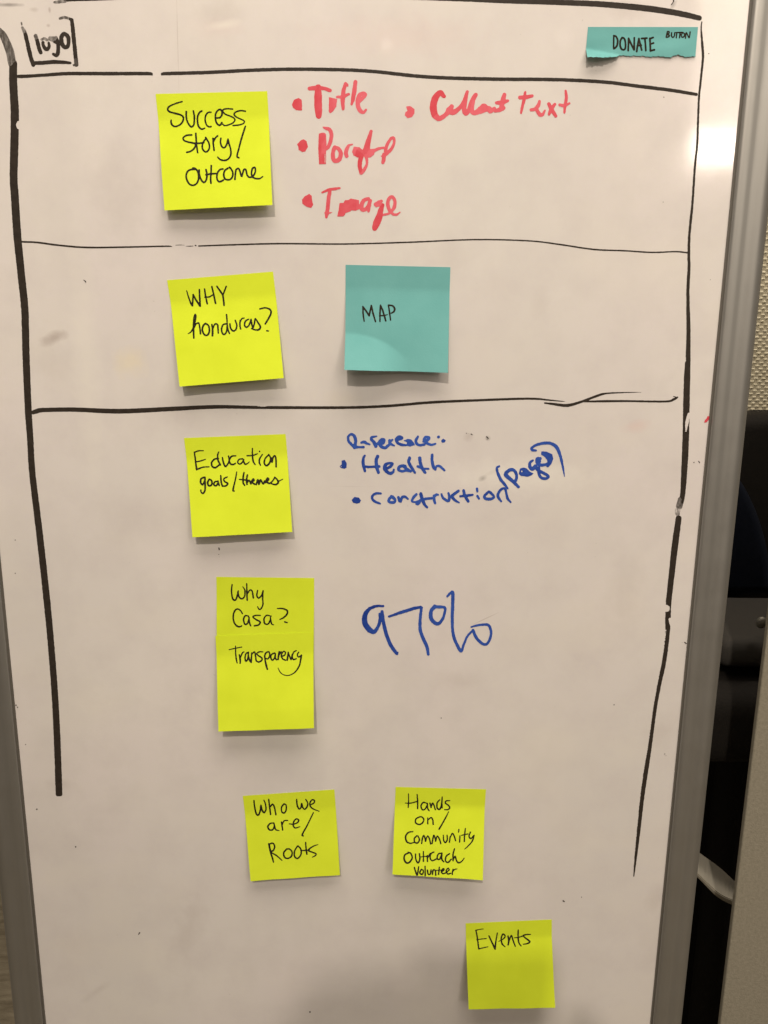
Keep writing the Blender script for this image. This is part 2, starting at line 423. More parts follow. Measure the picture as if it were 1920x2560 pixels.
ln('marker_line', '1754.5,55,3 1753,72,4 1756,116,6.5 1757.4,145,6 1751.6,202.5,5.5 1747.3,246,5.5 1745,304,5.5 1743,362,6 1737,419.5,5.5 1731.4,506,6 1724,579,6.5 1722,636,7 1722.7,669,7.5 1719.8,727,8 1721,813,10 1720.7,871,11.5 1717.8,944,16 1716,1016,16.5 1715,1074,16.5 1713,1132,16.5 1710,1190,15 1707,1233,13 1703,1256,12;'
   '1696.6,1296,15 1687,1367,16.5 1678.6,1442,15 1671.4,1508.6,14 1670,1549,14 1668.5,1584,12 1660,1656,11 1647,1714,11 1636.7,1772,11 1625,1859,11 1616.4,1916.6,12 1605,1992,12 1597.6,2064.7,10 1590,2137,7 1584.6,2190,3', 8,
   'black marker line down the right side with rubbed gaps',
   er=[('1722,1034,5 1718,1054,9 1715,1078,3', 5), ('1700,1190,3 1699,1213,5 1698,1240,3', 4), ('1666,1521,17', 17), ('1675,1548,7 1676,1558,5 1678,1568,3', 5),
       ('1665,1575,1.2 1656,1640,2 1642,1714,2.2 1632,1772,2 1620,1860,2.2 1610,1918,1.8 1600,1990,2 1592.5,2065,1.6 1587,2130,1', 2), ('1713,864,1.5 1714,905,1.5', 1.5)],
   extra=[('1702,1250,16 1698,1266,16', 16, .6), ('1694,1276,14 1694,1284,12', 12, .95), ('1716,1050,9 1717,1066,6', 8, .8)], res=1.2)
ln('marker_line', '42,190,5 52,191,9 108,188,8 169,184,9 265,184,9 368,184,9 377,186,5.5 382,188,1.5;403,188,1.5 408,186,5.5 416,184,9 522,181,9 642,175,9 763,173,9 913,177,9 1064,192,9 1223,197.6,9 1387,199,9 1510,205,9 1592,215,9 1674,225,9 1741,236,8', 9,
   'wavy black marker line under the page heading')
ln('marker_line', '54,604.5,4.5 92,606,4.5 146,613,4.5 217,618.6,4.5 325,617.5,4.2 415,615.5,3.8 430,616.5,1.5;439,613,1.3 450,612.4,1.6 461,612.8,1;464,615.5,1.2 474,615.4,2 483,615,1.4;488,613.5,3 490,614,3;497,615,3.6 597,611.5,4 705,609,4 860,610,3.8 1023,605.6,3.8 1185.5,599,3.6 1321,602,3.6 1402,611.5,3.8 1484,623.5,4 1565,627,3.6 1630,631,3.6 1690,629,3.6 1720,632,3.8', 4,
   'thin black marker line with small breaks', rag=0.3, res=1.0)
ln('marker_line', '83,1031,10 92,1028,12 108,1025,11 190,1024,11 298,1028,12 434,1022,11 542,1017,9.5 651,1018.6,7.8 860,1019,7 968.5,1015,7 1077,1006,6.8 1185,1001,6.2 1321,996.6,5.5 1375,1000.5,4 1413,1004,1.5;'
   '1362,1007.5,4 1381,1009.7,6 1419,1013.5,8 1457,1003,6 1500,987,6 1522,983,4 1554,981.5,3 1603,980.4,1;1457,1004,4 1511,1003,6 1565,1002.6,5 1663,1003.7,5 1685,998,6 1694,993,4;1684,991,2 1690,993,3', 8,
   'black marker line that splits in two at its right end', er=[('640,1014,1.5 655,1015,3 668,1016,1', 2)], res=1.2, rag=0.4)

# ------------------------------------------------------------------ marker words on the board
def word(name, parts, material, label, res=1.0, rag=0.7, grow=0.0):
    k = Ink(res, rag)
    for p in parts:
        if p[0] == 's': k.strokes(*p[1:], grow=grow)
        elif p[0] == 'b': k.blot(*p[1:])
        elif p[0] == 'e': k.erase(*p[1:])
    return k.build(name, material, board, board_surf(), label)
A = (0, 0, .2411)
word('marker_drawing', [
    ('s', '262,350,36 290,470,40 315,580,40 345,672,38', A, 38, .3), ('s', '222,235,12 228,260,8;232,285,22 255,330,34', A, 30, .8, .7),
    ('s', '352,655,34 450,650,38 560,642,38 650,645,34 728,652,22', A, 34, .2), ('s', '745,210,34 755,300,38 765,400,38 775,500,38 785,600,40', A, 38, .3),
    ('s', '787,605,40 792,670,40;765,675,20', A, 34, .8, .3), ('s', '622,190,22 670,180,26 715,192,24', A, 24, .9, .6), ('s', '715,192,24 745,205,30', A, 28, .3)],
    M_BLACK, 'black marker box drawn round the word logo', grow=1.0)
word('handwriting', [('s', '382,410,32 395,460,34 408,510,34 422,545,30', A, 34, .3), ('s', '368,370,30 380,405,32', A, 30, .8, .5),
    ('s', '445,440,26 448,470,28 470,505,32 495,508,30 510,475,26 506,445,22', A, 26, .5), ('s', '432,410,22 460,400,22 490,415,20', A, 22, .9, .7),
    ('s', '520,400,40 550,405,50 575,395,40', A, 36, .9, .75), ('s', '565,430,26 588,440,28;590,410,26 602,470,32 602,540,34 585,575,32 552,560,22', A, 30, .4),
    ('s', '655,352,34 635,390,36 642,450,38 670,488,36 700,480,34 712,430,32 700,372,34 665,348,34', A, 34, .5)], M_BLACK, 'black marker word logo', rag=0.9, grow=1.8)
D_ = (700, 190, .2411); E_ = (980, 190, .3014); F_ = (760, 300, .18083); F2 = (720, 380, .19289)
word('marker_dot', [('b', '125,295 145,250 190,230 222,245 228,358 170,352 135,325', D_, .1)], M_RED, 'red bullet before Title')
word('handwriting', [('s', '395,115,60 395,200,78 395,300,84 400,370,72 402,412,60', D_, 60, .15), ('s', '308,130,42 380,125,50 460,130,38 520,150,38', D_, 40, .4),
    ('b', '510,222 550,230 590,240 580,320 545,370 520,385 508,370', D_, .6), ('s', '680,80,35 660,150,42 650,250,46 655,340,32;698,85,18 702,105,12', D_, 40, .5),
    ('s', '592,218,26 650,215,36 712,188,28', D_, 30, .7), ('s', '782,62,42 770,160,46 755,240,42 742,295,24', D_, 40, .6),
    ('s', '815,265,44 850,235,40 880,205,36 885,185,30 860,178,32 825,200,44 808,250,46 808,310,46 832,358,46 862,378,34 892,350,24', D_, 40, .9)], M_RED, 'red marker word Title')
word('marker_dot', [('b', '120,255 150,250 185,275 185,310 165,340 130,348 108,325 112,300 130,290', E_, .7)], M_RED, 'red bullet before Callout text')
word('handwriting', [('s', '430,168,34 400,138,44 358,185,56 342,260,60 355,325,54', E_, 50, .1), ('s', '360,330,54 390,352,44 440,325,36 478,280,50 496,252,36', E_, 40, .7),
    ('s', '478,285,60 510,300,48 560,265,34 595,215,34 612,170,30 625,130,26', E_, 34, .6), ('s', '625,130,24 608,200,36 598,280,38 612,312,36 640,280,38 660,220,40 680,180,40 694,155,34', E_, 34, .6),
    ('s', '670,200,42 658,270,44 680,308,36 735,280,56 760,250,44 785,262,40;730,290,50 800,270,46 815,290,40 850,268,28', E_, 34, .9),
    ('s', '858,290,28 890,280,40 925,265,34;932,155,34 918,210,42 905,270,34', E_, 34, .7), ('s', '868,222,28 915,218,42 962,205,22', E_, 30, .6)], M_RED, 'red marker word Callout')
word('handwriting', [('s', '1105,135,22 1095,200,26 1080,260,24 1070,308,18', E_, 22, .4), ('s', '1062,178,32 1110,175,36 1163,165,26', E_, 30, .5),
    ('s', '1155,280,26 1190,272,32 1215,240,32 1224,208,22', E_, 26, .7), ('s', '1200,280,28 1225,318,36 1250,318,28 1268,285,14', E_, 26, .6),
    ('s', '1302,232,30 1325,280,34 1358,332,28', E_, 28, .5), ('s', '1350,235,26 1320,275,32 1302,318,22', E_, 26, .6),
    ('s', '1440,122,20 1446,180,26 1435,250,26 1430,303,20', E_, 22, .4), ('s', '1392,240,26 1430,245,28 1472,226,18', E_, 24, .7)], M_RED, 'red marker word Text')
word('marker_dot', [('b', '178,710 215,670 245,658 275,680 288,735 260,780 230,785 195,765 192,730', D_, .1)], M_RED, 'red bullet before the second word')
word('handwriting', [('b', '208,190 250,178 275,180 300,192 308,330 303,450 300,605 210,608 200,400', F_, .25), ('s', '262,95,14 285,108,34 320,120,48 355,135,54 380,200,52 368,290,52 335,370,52 305,400,44', F_, 40, .7),
    ('s', '425,378,56 402,440,54 402,520,58 430,565,62 490,540,62 508,460,58 480,400,56 440,378,44', F_, 50, .6), ('s', '672,335,16 620,352,38 592,400,54 580,460,56 590,500,52', F_, 40, .9),
    ('b', '690,372 770,380 810,420 820,460 790,505 740,515 690,490 668,440', F_, .8), ('s', '928,155,44 905,240,60 880,330,78 860,420,96 835,450,90', F_, 60, .4),
    ('s', '800,480,64 776,560,62 770,640,60 790,725,54', F_, 60, .05), ('s', '790,730,54 840,675,44 868,610,38 868,540,38 850,480,60', F_, 44, .8),
    ('b', '880,410 990,400 965,475 920,515 870,515 850,450', F_, .8), ('s', '960,430,50 1020,400,40 1080,385,34 1115,385,34', F_, 34, .9),
    ('s', '1125,430,44 1150,340,44 1200,260,44 1240,250,42 1246,310,38 1220,380,46 1180,430,50 1130,470,60;1110,480,60 1100,550,54 1090,590,44;1068,500,18', F_, 40, .65),
    ('e', '290,455,4 292,520,7 288,600,5', F_)], M_RED, 'red marker scrawl shortened from paragraph')
word('marker_dot', [('b', '275,545 305,570 310,630 322,680 300,722 240,705 190,670 185,620 215,580', F2, .1)], M_RED, 'red bullet before Image')
word('handwriting', [('s', '252,1002,26 340,965,42 420,952,42 495,940,26', F_, 30, .3), ('s', '358,985,50 340,1080,52 330,1200,56 315,1300,52 308,1345,34', F_, 50, .4), ('s', '290,1285,18 340,1287,22 388,1276,12', F_, 16, .5),
    ('b', '495,1152 550,1150 570,1110 610,1110 650,1090 700,1098 755,1108 762,1230 710,1252 660,1245 620,1270 575,1285 550,1328 460,1335 480,1260', F_, .35),
    ('s', '895,1085,40 830,1110,56 795,1180,60 800,1235,60 850,1235,56 890,1190,56 915,1115,50;905,1180,50 890,1262,36', F_, 50, .7),
    ('s', '990,1165,56 1040,1140,60 1070,1120,44;1000,1185,40 1060,1165,50', F_, 50, .9), ('s', '1085,1175,50 1058,1260,76 1038,1340,96 1005,1420,100 985,1470,84 978,1500,68', F_, 70, .1),
    ('s', '1100,1310,34 1170,1295,32 1200,1270,40 1245,1210,50 1258,1130,46 1230,1070,48 1190,1070,48 1160,1130,50 1165,1200,52 1190,1260,46 1230,1300,40 1280,1308,32 1325,1277,22', F_, 40, .75)], M_RED, 'red marker word Image')
J = (820, 1060, .19289); K = (1100, 1060, .217)
word('handwriting', [('s', '345,300,50 300,260,38 266,215,36 264,160,34 300,133,36 340,155,42 358,210,42 352,270,46 345,300,54', J, 40, .6), ('s', '345,300,44 400,300,32 460,300,32', J, 30, .5),
    ('s', '432,242,32 470,232,42 500,250,38 538,262,28', J, 30, .7), ('s', '630,160,24 570,172,36 562,200,40 595,235,46 620,288,46', J, 40, .6),
    ('s', '650,255,50 705,240,60 725,205,44 690,200,36 668,240,46 690,290,48 740,308,42 785,275,40', J, 40, .7), ('s', '800,215,44 800,262,44;835,205,28 800,235,40 825,265,36 858,280,24', J, 34, .8),
    ('s', '905,205,36 958,185,34 950,168,34 910,168,38 886,200,42 900,240,42 950,268,42 1008,275,32', J, 38, .5), ('b', '985,215 1030,195 1080,205 1110,240 1125,272 1060,290 1010,275 1030,240', J, .6),
    ('s', '1165,165,34 1140,210,42 1150,255,42 1190,275,36 1250,265,34', J, 38, .6), ('s', '1240,225,36 1290,208,44 1312,178,34 1265,172,38 1245,210,40 1285,250,40 1340,270,34 1395,256,26', J, 34, .8),
    ('b', '1415,160 1440,148 1452,170 1435,185 1415,178', J, .5), ('b', '1468,215 1492,190 1525,212 1512,235 1480,240', J, .4)], M_BLUE, 'blue marker word Reference', grow=-0.3)
word('marker_dot', [('b', '180,475 215,468 240,510 238,565 210,578 165,565 155,548 180,525', J, .0), ('e', '172,550,16', J)], M_BLUE, 'blue bullet before Health')
word('handwriting', [('s', '475,410,28 457,450,36 457,520,42 478,608,36', J, 36, .3), ('s', '645,418,44 625,470,40 632,560,50 655,628,38', J, 40, .4), ('s', '465,550,32 540,556,32 665,550,34', J, 32, .1),
    ('s', '768,575,34 810,548,42 838,512,28 790,508,34 745,530,46 735,580,46 770,622,46 810,640,44 845,620,34 852,592,24', J, 40, .3), ('s', '1000,548,44 960,542,40 922,560,44 915,592,36 955,612,36 1000,605,30', J, 40, .6), ('s', '985,550,40 1030,590,44 1070,612,36;1010,600,36 1050,605,40', J, 40, .6),
    ('s', '1058,440,44 1047,490,40 1080,560,44 1125,628,34', J, 40, .4), ('s', '1190,442,44 1197,500,44 1225,580,44 1258,628,36', J, 40, .5), ('s', '1165,550,34 1230,576,32 1305,582,24', J, 28, .6),
    ('s', '1350,400,36 1348,470,38 1365,550,44 1390,588,34;1390,588,30 1408,548,32 1450,548,36 1510,600,28', J, 36, .6)], M_BLUE, 'blue marker word Health')
word('marker_dot', [('b', '310,985 345,948 395,955 425,990 410,1020 365,1028 325,1015', J, .0)], M_BLUE, 'blue bullet before Construction')
word('handwriting', [('s', '685,900,26 620,900,34 578,930,36 575,970,34 610,1005,34 675,1032,26', J, 34, .4), ('s', '820,935,34 788,985,38 800,1012,36 850,1016,40 872,985,34 838,945,44', J, 36, .6),
    ('s', '912,950,36 930,990,50 945,1000,30 960,950,34 1000,942,34 1035,970,28', J, 34, .5), ('s', '1145,912,34 1110,950,40 1090,1000,28 1130,1012,28 1185,1005,42 1165,1038,32 1140,1035,22', J, 34, .7),
    ('s', '1203,905,44 1220,970,44 1250,1040,40 1282,1078,32', J, 40, .3), ('s', '1195,985,26 1270,970,34 1345,962,34', J, 34, .5), ('s', '1375,930,34 1375,980,40 1388,1025,34;1372,950,36 1400,918,36 1430,918,24', J, 34, .8),
    ('s', '1470,910,30 1490,955,36 1540,992,38 1568,990,36 1572,940,38 1562,895,30', J, 34, .6),
    ('s', '215,770,30 160,808,34 138,832,36 170,875,32 220,905,20', K, 32, .4), ('s', '272,768,34 288,830,34 325,890,34', K, 34, .3), ('s', '235,832,28 300,826,34 375,815,26', K, 30, .2),
    ('s', '425,745,30 430,775,26;430,830,30 450,860,22', K, 28, .5), ('s', '560,778,26 512,832,34 530,862,34 590,862,34 622,838,28 588,795,34 560,778,26', K, 32, .4), ('s', '705,890,24 675,850,32 668,810,32 700,757,28 745,742,28 765,800,28 780,860,30 815,900,20', K, 28, .4)],
    M_BLUE, 'blue marker word Construction')
word('handwriting', [('s', '682,486,24 655,508,28 668,570,32 700,640,34 740,690,34 778,740,24', K, 30, .5), ('s', '905,725,30 840,660,42 770,600,46 757,572,40 800,532,40 850,532,38 880,580,36 880,630,36 860,665,36', K, 38, .5),
    ('b', '910,570 925,515 960,503 1000,515 1030,550 1075,570 1050,592 1010,605 930,595', K, .3), ('e', '945,545,18', K), ('s', '1070,420,24 1038,445,30 1035,490,40 1062,518,46 1100,490,50', K, 34, .5),
    ('s', '1100,495,40 1135,535,38 1185,560,36 1248,600,34 1220,628,32 1170,620,34 1142,580,36 1138,500,34', K, 34, .4), ('s', '1155,398,34 1122,400,38 1120,440,40 1150,470,42 1205,470,34 1240,455,28;1140,430,50', K, 38, .6),
    ('b', '1170,318 1220,318 1290,350 1302,400 1280,460 1245,495 1228,490 1240,440 1235,410 1205,375 1165,350', K, .4),
    ('s', '1105,305,26 1062,298,32 1060,272,30 1120,237,32 1200,220,34 1270,222,36 1340,262,40 1378,340,36 1402,430,30 1422,530,22 1435,605,6', K, 34, .5)], M_BLUE, 'blue marker word page in brackets, slanting upwards')
Mf = (880, 1460, .22905)
word('handwriting', [('s', '340,240,24 270,240,28 190,272,38 142,340,54 142,430,62 190,500,62', Mf, 30, .0), ('s', '190,500,62 240,522,46 282,470,34 305,400,38 300,325,24', Mf, 34, .3),
    ('s', '328,302,34 340,400,40 370,530,40 410,640,40 450,710,40 488,758,36;500,748,20', Mf, 40, .25), ('s', '405,355,24 550,305,36 680,265,34 750,252,30', Mf, 30, .25), ('s', '758,258,30 745,380,34 745,500,38 780,600,38 820,690,38 832,765,32', Mf, 34, .55),
    ('s', '905,245,44 866,290,40 862,370,44 900,420,42 945,432,36 990,380,32 1014,300,28 1010,256,30 950,250,34 900,245,38', Mf, 36, .5),
    ('s', '1040,135,24 1075,98,26 1100,100,36 1098,250,38 1095,400,32 1105,550,34 1150,670,36 1192,730,36 1220,660,26 1260,570,26 1318,505,22', Mf, 30, .55),
    ('s', '1320,505,34 1360,590,34 1420,650,32 1470,655,30 1505,600,30 1518,520,28 1490,450,30 1430,443,26 1350,455,22 1300,470,16', Mf, 30, .5)], M_BLUE, 'blue marker figure 97%')
word('marker_tick', [('b', '1761,1056 1763,1050 1767,1047 1769,1041 1775,1041 1773,1047 1767,1055', PX, .1)], M_RED, 'short red tick beside the right frame')
word('marker_specks', [('s', '209,700,1.5 213,703,3 215,707,2;547,1370,3 548,1374,3.5;547,1386,1.5;548,1392,1.2;1683,-4,3 1684,3,3 1678,12,2;1772,134,3;1660,243,2.5;1776,699,2.5;1735,1156,3;1747,1153,2 1749,1157,2;1758,1167,2;1705,1606,2;1712,1606,3 1716,1609,2;1700,2048,2;1735,1445,2;'
    '1166,1083,2;1170,1084,1.5;1178,1085,3 1181,1087,2;1217,1092,3 1221,1096,2.5;1218,1099,2;1408,2252,4 1411,2254,3;1454,2243,2.5;1103,1795,3;1535,1762,3;349,2332,3 346,2336,2;189,2117,3;92,2023,3;775,2530,4;592,1740,2;1662,1885,2;1665,1889,2;38,1433,3;64,1861,3;38,1350,3;1734,444,3;1658,505,2;40,1763,3;44,1768,3', PX, 2, .3)], M_BLACK, 'tiny dark specks of dried marker', rag=0.8)['kind'] = 'stuff'

# ------------------------------------------------------------------ sticky notes
SIDE = 0.0762
def prof(v):
    t = np.clip((np.asarray(v, float) - 0.2) / 0.8, 0, 1.5)
    return np.where(t <= 0, 0, t - 0.05 * (1 - np.exp(-t / 0.05)))
def prof_n(v): return prof(v) / float(prof(1.0))

class Note:
    def __init__(s, tl, tr, br, bl, lift=(0.011, 0.011), base=None, crease=None, seed=0, vbot=None, solve=True, wav=0.00035, h0=0.00012, short=None):
        s.seed = seed; s.base = base; s.crease = crease; s.vbot = vbot; s.wav = wav; s.h0 = h0
        s.L = list(lift)
        s.TL = at(*tl, -float(s.extra(0, 0) + h0)); s.TR = at(*tr, -float(s.extra(1, 0) + h0))
        width = np.linalg.norm(s.TR - s.TL)
        side = short or width
        def bot(u, pix, top, L):
            H = s.h0 + L + float(s.extra(u, 1.0)); return at(*pix, -H), H
        for k, (u, pix, top) in enumerate(((0, bl, s.TL), (1, br, s.TR))):
            if solve:
                best = None
                for L in np.linspace(0.006, 0.016, 41):
                    P, H = bot(u, pix, top, L)
                    e = abs(np.linalg.norm(P - top) * 1.012 - side) + abs(L - lift[k]) * 0.25
                    if best is None or e < best[0]: best = (e, L)
                s.L[k] = best[1]
        s.BL = bot(0, bl, s.TL, s.L[0])[0]; s.BR = bot(1, br, s.TR, s.L[1])[0]
        print('note', seed, 'width mm', round(width * 1000, 1), 'lift', [round(x * 1000, 1) for x in s.L], 'side', round(np.linalg.norm(s.BL - s.TL) * 1000, 1))
    def extra(s, u, v):
        e = 0.0
        if s.base: e = e + s.base(u, v)
        if s.crease: e = e + s.crease(np.asarray(u, float), np.asarray(v, float))
        return e
    def H(s, u, v):
        u = np.asarray(u, float); v = np.asarray(v, float)
        h = s.h0 + (s.L[0] * (1 - u) + s.L[1] * u) * prof_n(v) + s.extra(u, v)
        k = s.seed * 1.7
        h = h + s.wav * np.sin(u * 5.1 + k) * np.sin(v * 7.3 + 2 * k) * np.clip(v * 1.6, 0, 1)
        h = h + 0.5 * s.wav * np.sin(u * 13 + 3 * k + 4 * v) * np.clip(v * 2, 0, 1)
        return h + s.wav * 0.6
    def S(s, u, v, off=0.0):
        u = np.asarray(u, float); v = np.asarray(v, float); U = u[..., None]; V = v[..., None]
        P = s.TL * (1 - U) * (1 - V) + s.TR * U * (1 - V) + s.BR * U * V + s.BL * (1 - U) * V
        P = P.copy(); P[..., 1] = -(s.H(u, v) + off)
        return P
    def surf(s, off):
        def f(x, y):
            u = np.full(len(x), 0.5); v = np.full(len(x), 0.5)
            for _ in range(8):
                e = 1e-3
                x0, y0 = proj(s.S(u, v, off)); x1, y1 = proj(s.S(u + e, v, off)); x2, y2 = proj(s.S(u, v + e, off))
                a, b, c, d = (x1 - x0) / e, (x2 - x0) / e, (y1 - y0) / e, (y2 - y0) / e
                det = a * d - b * c; rx, ry = x - x0, y - y0
                u = np.clip(u + (d * rx - b * ry) / det, -0.3, 1.3); v = np.clip(v + (a * ry - c * rx) / det, -0.3, 1.3)
            return s.S(u, v, off)
        return f
    def build(s, material, label, group, words, nu=36, nv=40):
        root_loc = (s.TL + s.TR) / 2
        root = empty('sticky_note', tuple(root_loc), label, 'sticky note', group)
        us = np.linspace(0, 1, nu + 1); V = []; Fc = []
        for side in (0, 1):
            for j in range(nv + 1):
                vb = np.ones(nu + 1) if s.vbot is None else s.vbot(us)
                vv = vb * j / nv
                P = s.S(us, vv, 0.0 if side == 0 else -0.00011)
                V += P.tolist()
        n = (nu + 1) * (nv + 1); ix = lambda i, j, k: k * n + j * (nu + 1) + i
        for j in range(nv):
            for i in range(nu):
                Fc.append((ix(i, j, 0), ix(i, j + 1, 0), ix(i + 1, j + 1, 0), ix(i + 1, j, 0)))
                Fc.append((ix(i, j, 1), ix(i + 1, j, 1), ix(i + 1, j + 1, 1), ix(i, j + 1, 1)))
        for i in range(nu):
            Fc.append((ix(i, 0, 0), ix(i + 1, 0, 0), ix(i + 1, 0, 1), ix(i, 0, 1)))
            Fc.append((ix(i, nv, 0), ix(i, nv, 1), ix(i + 1, nv, 1), ix(i + 1, nv, 0)))
        for j in range(nv):
            Fc.append((ix(0, j, 0), ix(0, j, 1), ix(0, j + 1, 1), ix(0, j + 1, 0)))
            Fc.append((ix(nu, j, 0), ix(nu, j + 1, 0), ix(nu, j + 1, 1), ix(nu, j, 1)))
        o = mesh_obj('paper', V, Fc, material, root, smooth=True)
        bm = bmesh.new(); bm.from_mesh(o.data); bmesh.ops.recalc_face_normals(bm, faces=bm.faces[:])
        for e in bm.edges:
            if len(e.link_faces) == 2 and e.calc_face_angle(0) > 0.9: e.smooth = False
        bm.to_mesh(o.data); bm.free()
        off = 0.00006
        for txt, fr, wd, lab in words:
            off += 8e-6
            Ink(0.8, 0.35).strokes(txt, fr, wd, None, 0.0, 0.0).build('handwriting', M_PEN, root, s.surf(off), lab)
        return root

YG = 'yellow sticky notes on the whiteboard'; TG = 'teal sticky notes on the whiteboard'
C_ = (380, 210, .19289)
Note((389, 235), (668, 228), (681, 512.5), (411, 526), seed=1).build(M_YEL, 'yellow sticky note reading "Success story/ outcome", topmost yellow note, left of the red writing', YG, [
 ('390,228,20 300,255 225,290,24 203,325 225,358 300,380 370,400 405,430 400,480 365,525 310,550 270,540 248,505 248,468,20;443,358 445,430 460,490 490,540 515,555 540,530 548,480 548,410 535,350;645,350 615,370 592,420 590,490 602,545 630,578 660,583 685,570,18;765,365,18 730,368,22 700,400 688,450 695,500 715,540 745,555 765,550;'
  '835,440 880,435 905,400 905,350 880,330 850,345 825,390 822,450 835,500 860,530 885,530 905,500;1045,325,20 985,320 930,328 918,355 950,390 1010,415 1060,440 1075,470 1045,505 990,530 940,538 910,515;1210,352,20 1150,345 1090,360 1065,390 1090,425 1150,455 1195,480 1185,510 1130,530 1050,538,20', C_, 24, 'black pen word Success'),
 ('515,660 450,665 405,695 415,730 470,752 540,765 565,790 545,835 500,872 450,885;568,640 572,720 580,810 592,890;520,765 600,768 670,760;705,705 680,730 655,780 655,840 690,878 725,865 745,820 735,760 700,700 695,693;790,705 795,780 805,860;800,740 820,700 850,672;893,705 888,760 905,810 935,825 965,790 985,715;985,715 1000,780 1020,850 1020,920 985,975 930,990 880,975 850,945,16;1210,548 1180,640 1150,740 1125,840 1105,910 1105,945 1125,955', C_, 23, 'black pen word story with a slash'),
 ('555,1105 500,1110 460,1135 443,1190 455,1250 490,1300 540,1312 585,1280 605,1210 595,1140 560,1095 530,1090;610,1115 615,1180 640,1245 675,1275 705,1235 712,1170 700,1110;768,1058 765,1150 760,1230 765,1285;700,1175 760,1165 830,1160;920,1100 880,1110 850,1150 840,1210 855,1255 885,1265 925,1245;985,1090 945,1120 930,1170 940,1220 970,1240 1015,1235 1045,1195 1045,1140 1020,1095 1005,1080;'
  '1075,1235 1080,1170 1090,1110 1120,1095 1140,1130 1160,1195 1175,1160 1190,1110 1215,1110 1230,1170 1255,1205 1300,1200 1335,1150 1340,1100 1325,1080 1300,1100 1290,1160 1305,1205 1345,1225 1395,1225,22 1435,1200,18', C_, 24, 'black pen word outcome')])
G_ = (400, 660, .19289)
Note((417.7, 700.5), (682.6, 679), (709.5, 945), (449, 966.5), seed=2).build(M_YEL, 'yellow sticky note reading "WHY honduras?", left of the square teal note', YG, [
 ('345,345,14 370,430,20 400,510,24 420,540,26;420,540,24 425,470,24 430,395,20;430,395,20 470,470,24 520,545,26;520,545,24 515,450,24 510,330,20;578,325,20 590,410,22 612,515,22;672,293,22 690,370,22 720,510,24;580,430,18 640,425,20 690,395,18;738,290,22 780,350,24 815,400,24;858,290,20 820,390,22;815,400,24 825,480,24 830,535,22', G_, 22, 'black pen word WHY'),
 ('360,905,10 400,880,20 435,820,24 455,740,22 465,680,20 455,652,18 440,700,20 435,800,26 435,880,26 438,958,22;440,830,20 465,780,20 500,765,22 515,820,22 525,905,22;590,770,22 560,800,24 550,860,24 575,915,24 615,920,24 640,870,24 630,800,22 590,770;672,785,22 682,850,26 680,930,24;680,850,20 710,780,20 745,785,22 752,840,22 755,895,20;860,775,20 820,785,22 798,840,22 810,900,22 840,910,22 865,860,22 870,760,20 862,655,20;870,780 880,850,24 900,900,20;'
  '905,775,22 915,830,24 950,868,24 985,845,22 995,790,22 975,730,20;1040,730,20 1035,790,22 1045,840,22;1035,760,18 1060,710,20 1090,700,16;1150,715,18 1110,738,22 1095,790,22 1120,820,22 1155,790,22 1178,722,20;1180,715,20 1188,770,22 1205,828,20 1225,760,22 1235,708,18 1270,760,22 1302,815,24 1275,853,24 1220,850,20 1185,835,18;1295,582,20 1360,568,20 1420,585,24 1440,630,24 1410,700,24 1365,775,24;1385,865,22 1405,868,18', G_, 22, 'black pen word honduras with a question mark')])
H_ = (840, 640, .19289)
def map_crease(u, v):
    # the lower left corner is bent forward along a curved fold
    vc = 0.655 + 0.8 * np.clip(u, 0, 2) ** 2.4
    d = np.clip((v - vc) * 0.93, 0, 1)
    k = np.clip((0.66 - u) / 0.34, 0, 1); k = k * k * (3 - 2 * k)
    return 0.0762 * 0.40 * d * k
Note((864, 662), (1126, 668), (1120, 932), (861, 924.5), lift=(0.0075, 0.0115), seed=3, crease=map_crease, solve=False).build(M_TEAL, 'square teal sticky note reading "MAP", with a bent lower left corner', TG, [
 ('365,845,18 352,750,22 348,655,22;348,655 395,720,24 430,775,22;430,775 445,700,22 458,640,22;458,640 480,740,24 512,850,20;570,848,20 570,740,22 578,638,22;578,638 610,720,24 645,840,22;565,775,18 620,770,20 670,760,12;708,830,20 695,740,22 680,640,22;680,638 730,645,24 760,680,24 750,720,24 718,740,18', H_, 22, 'black pen word MAP')], nu=60, nv=60)
I_ = (440, 1060, .19289)
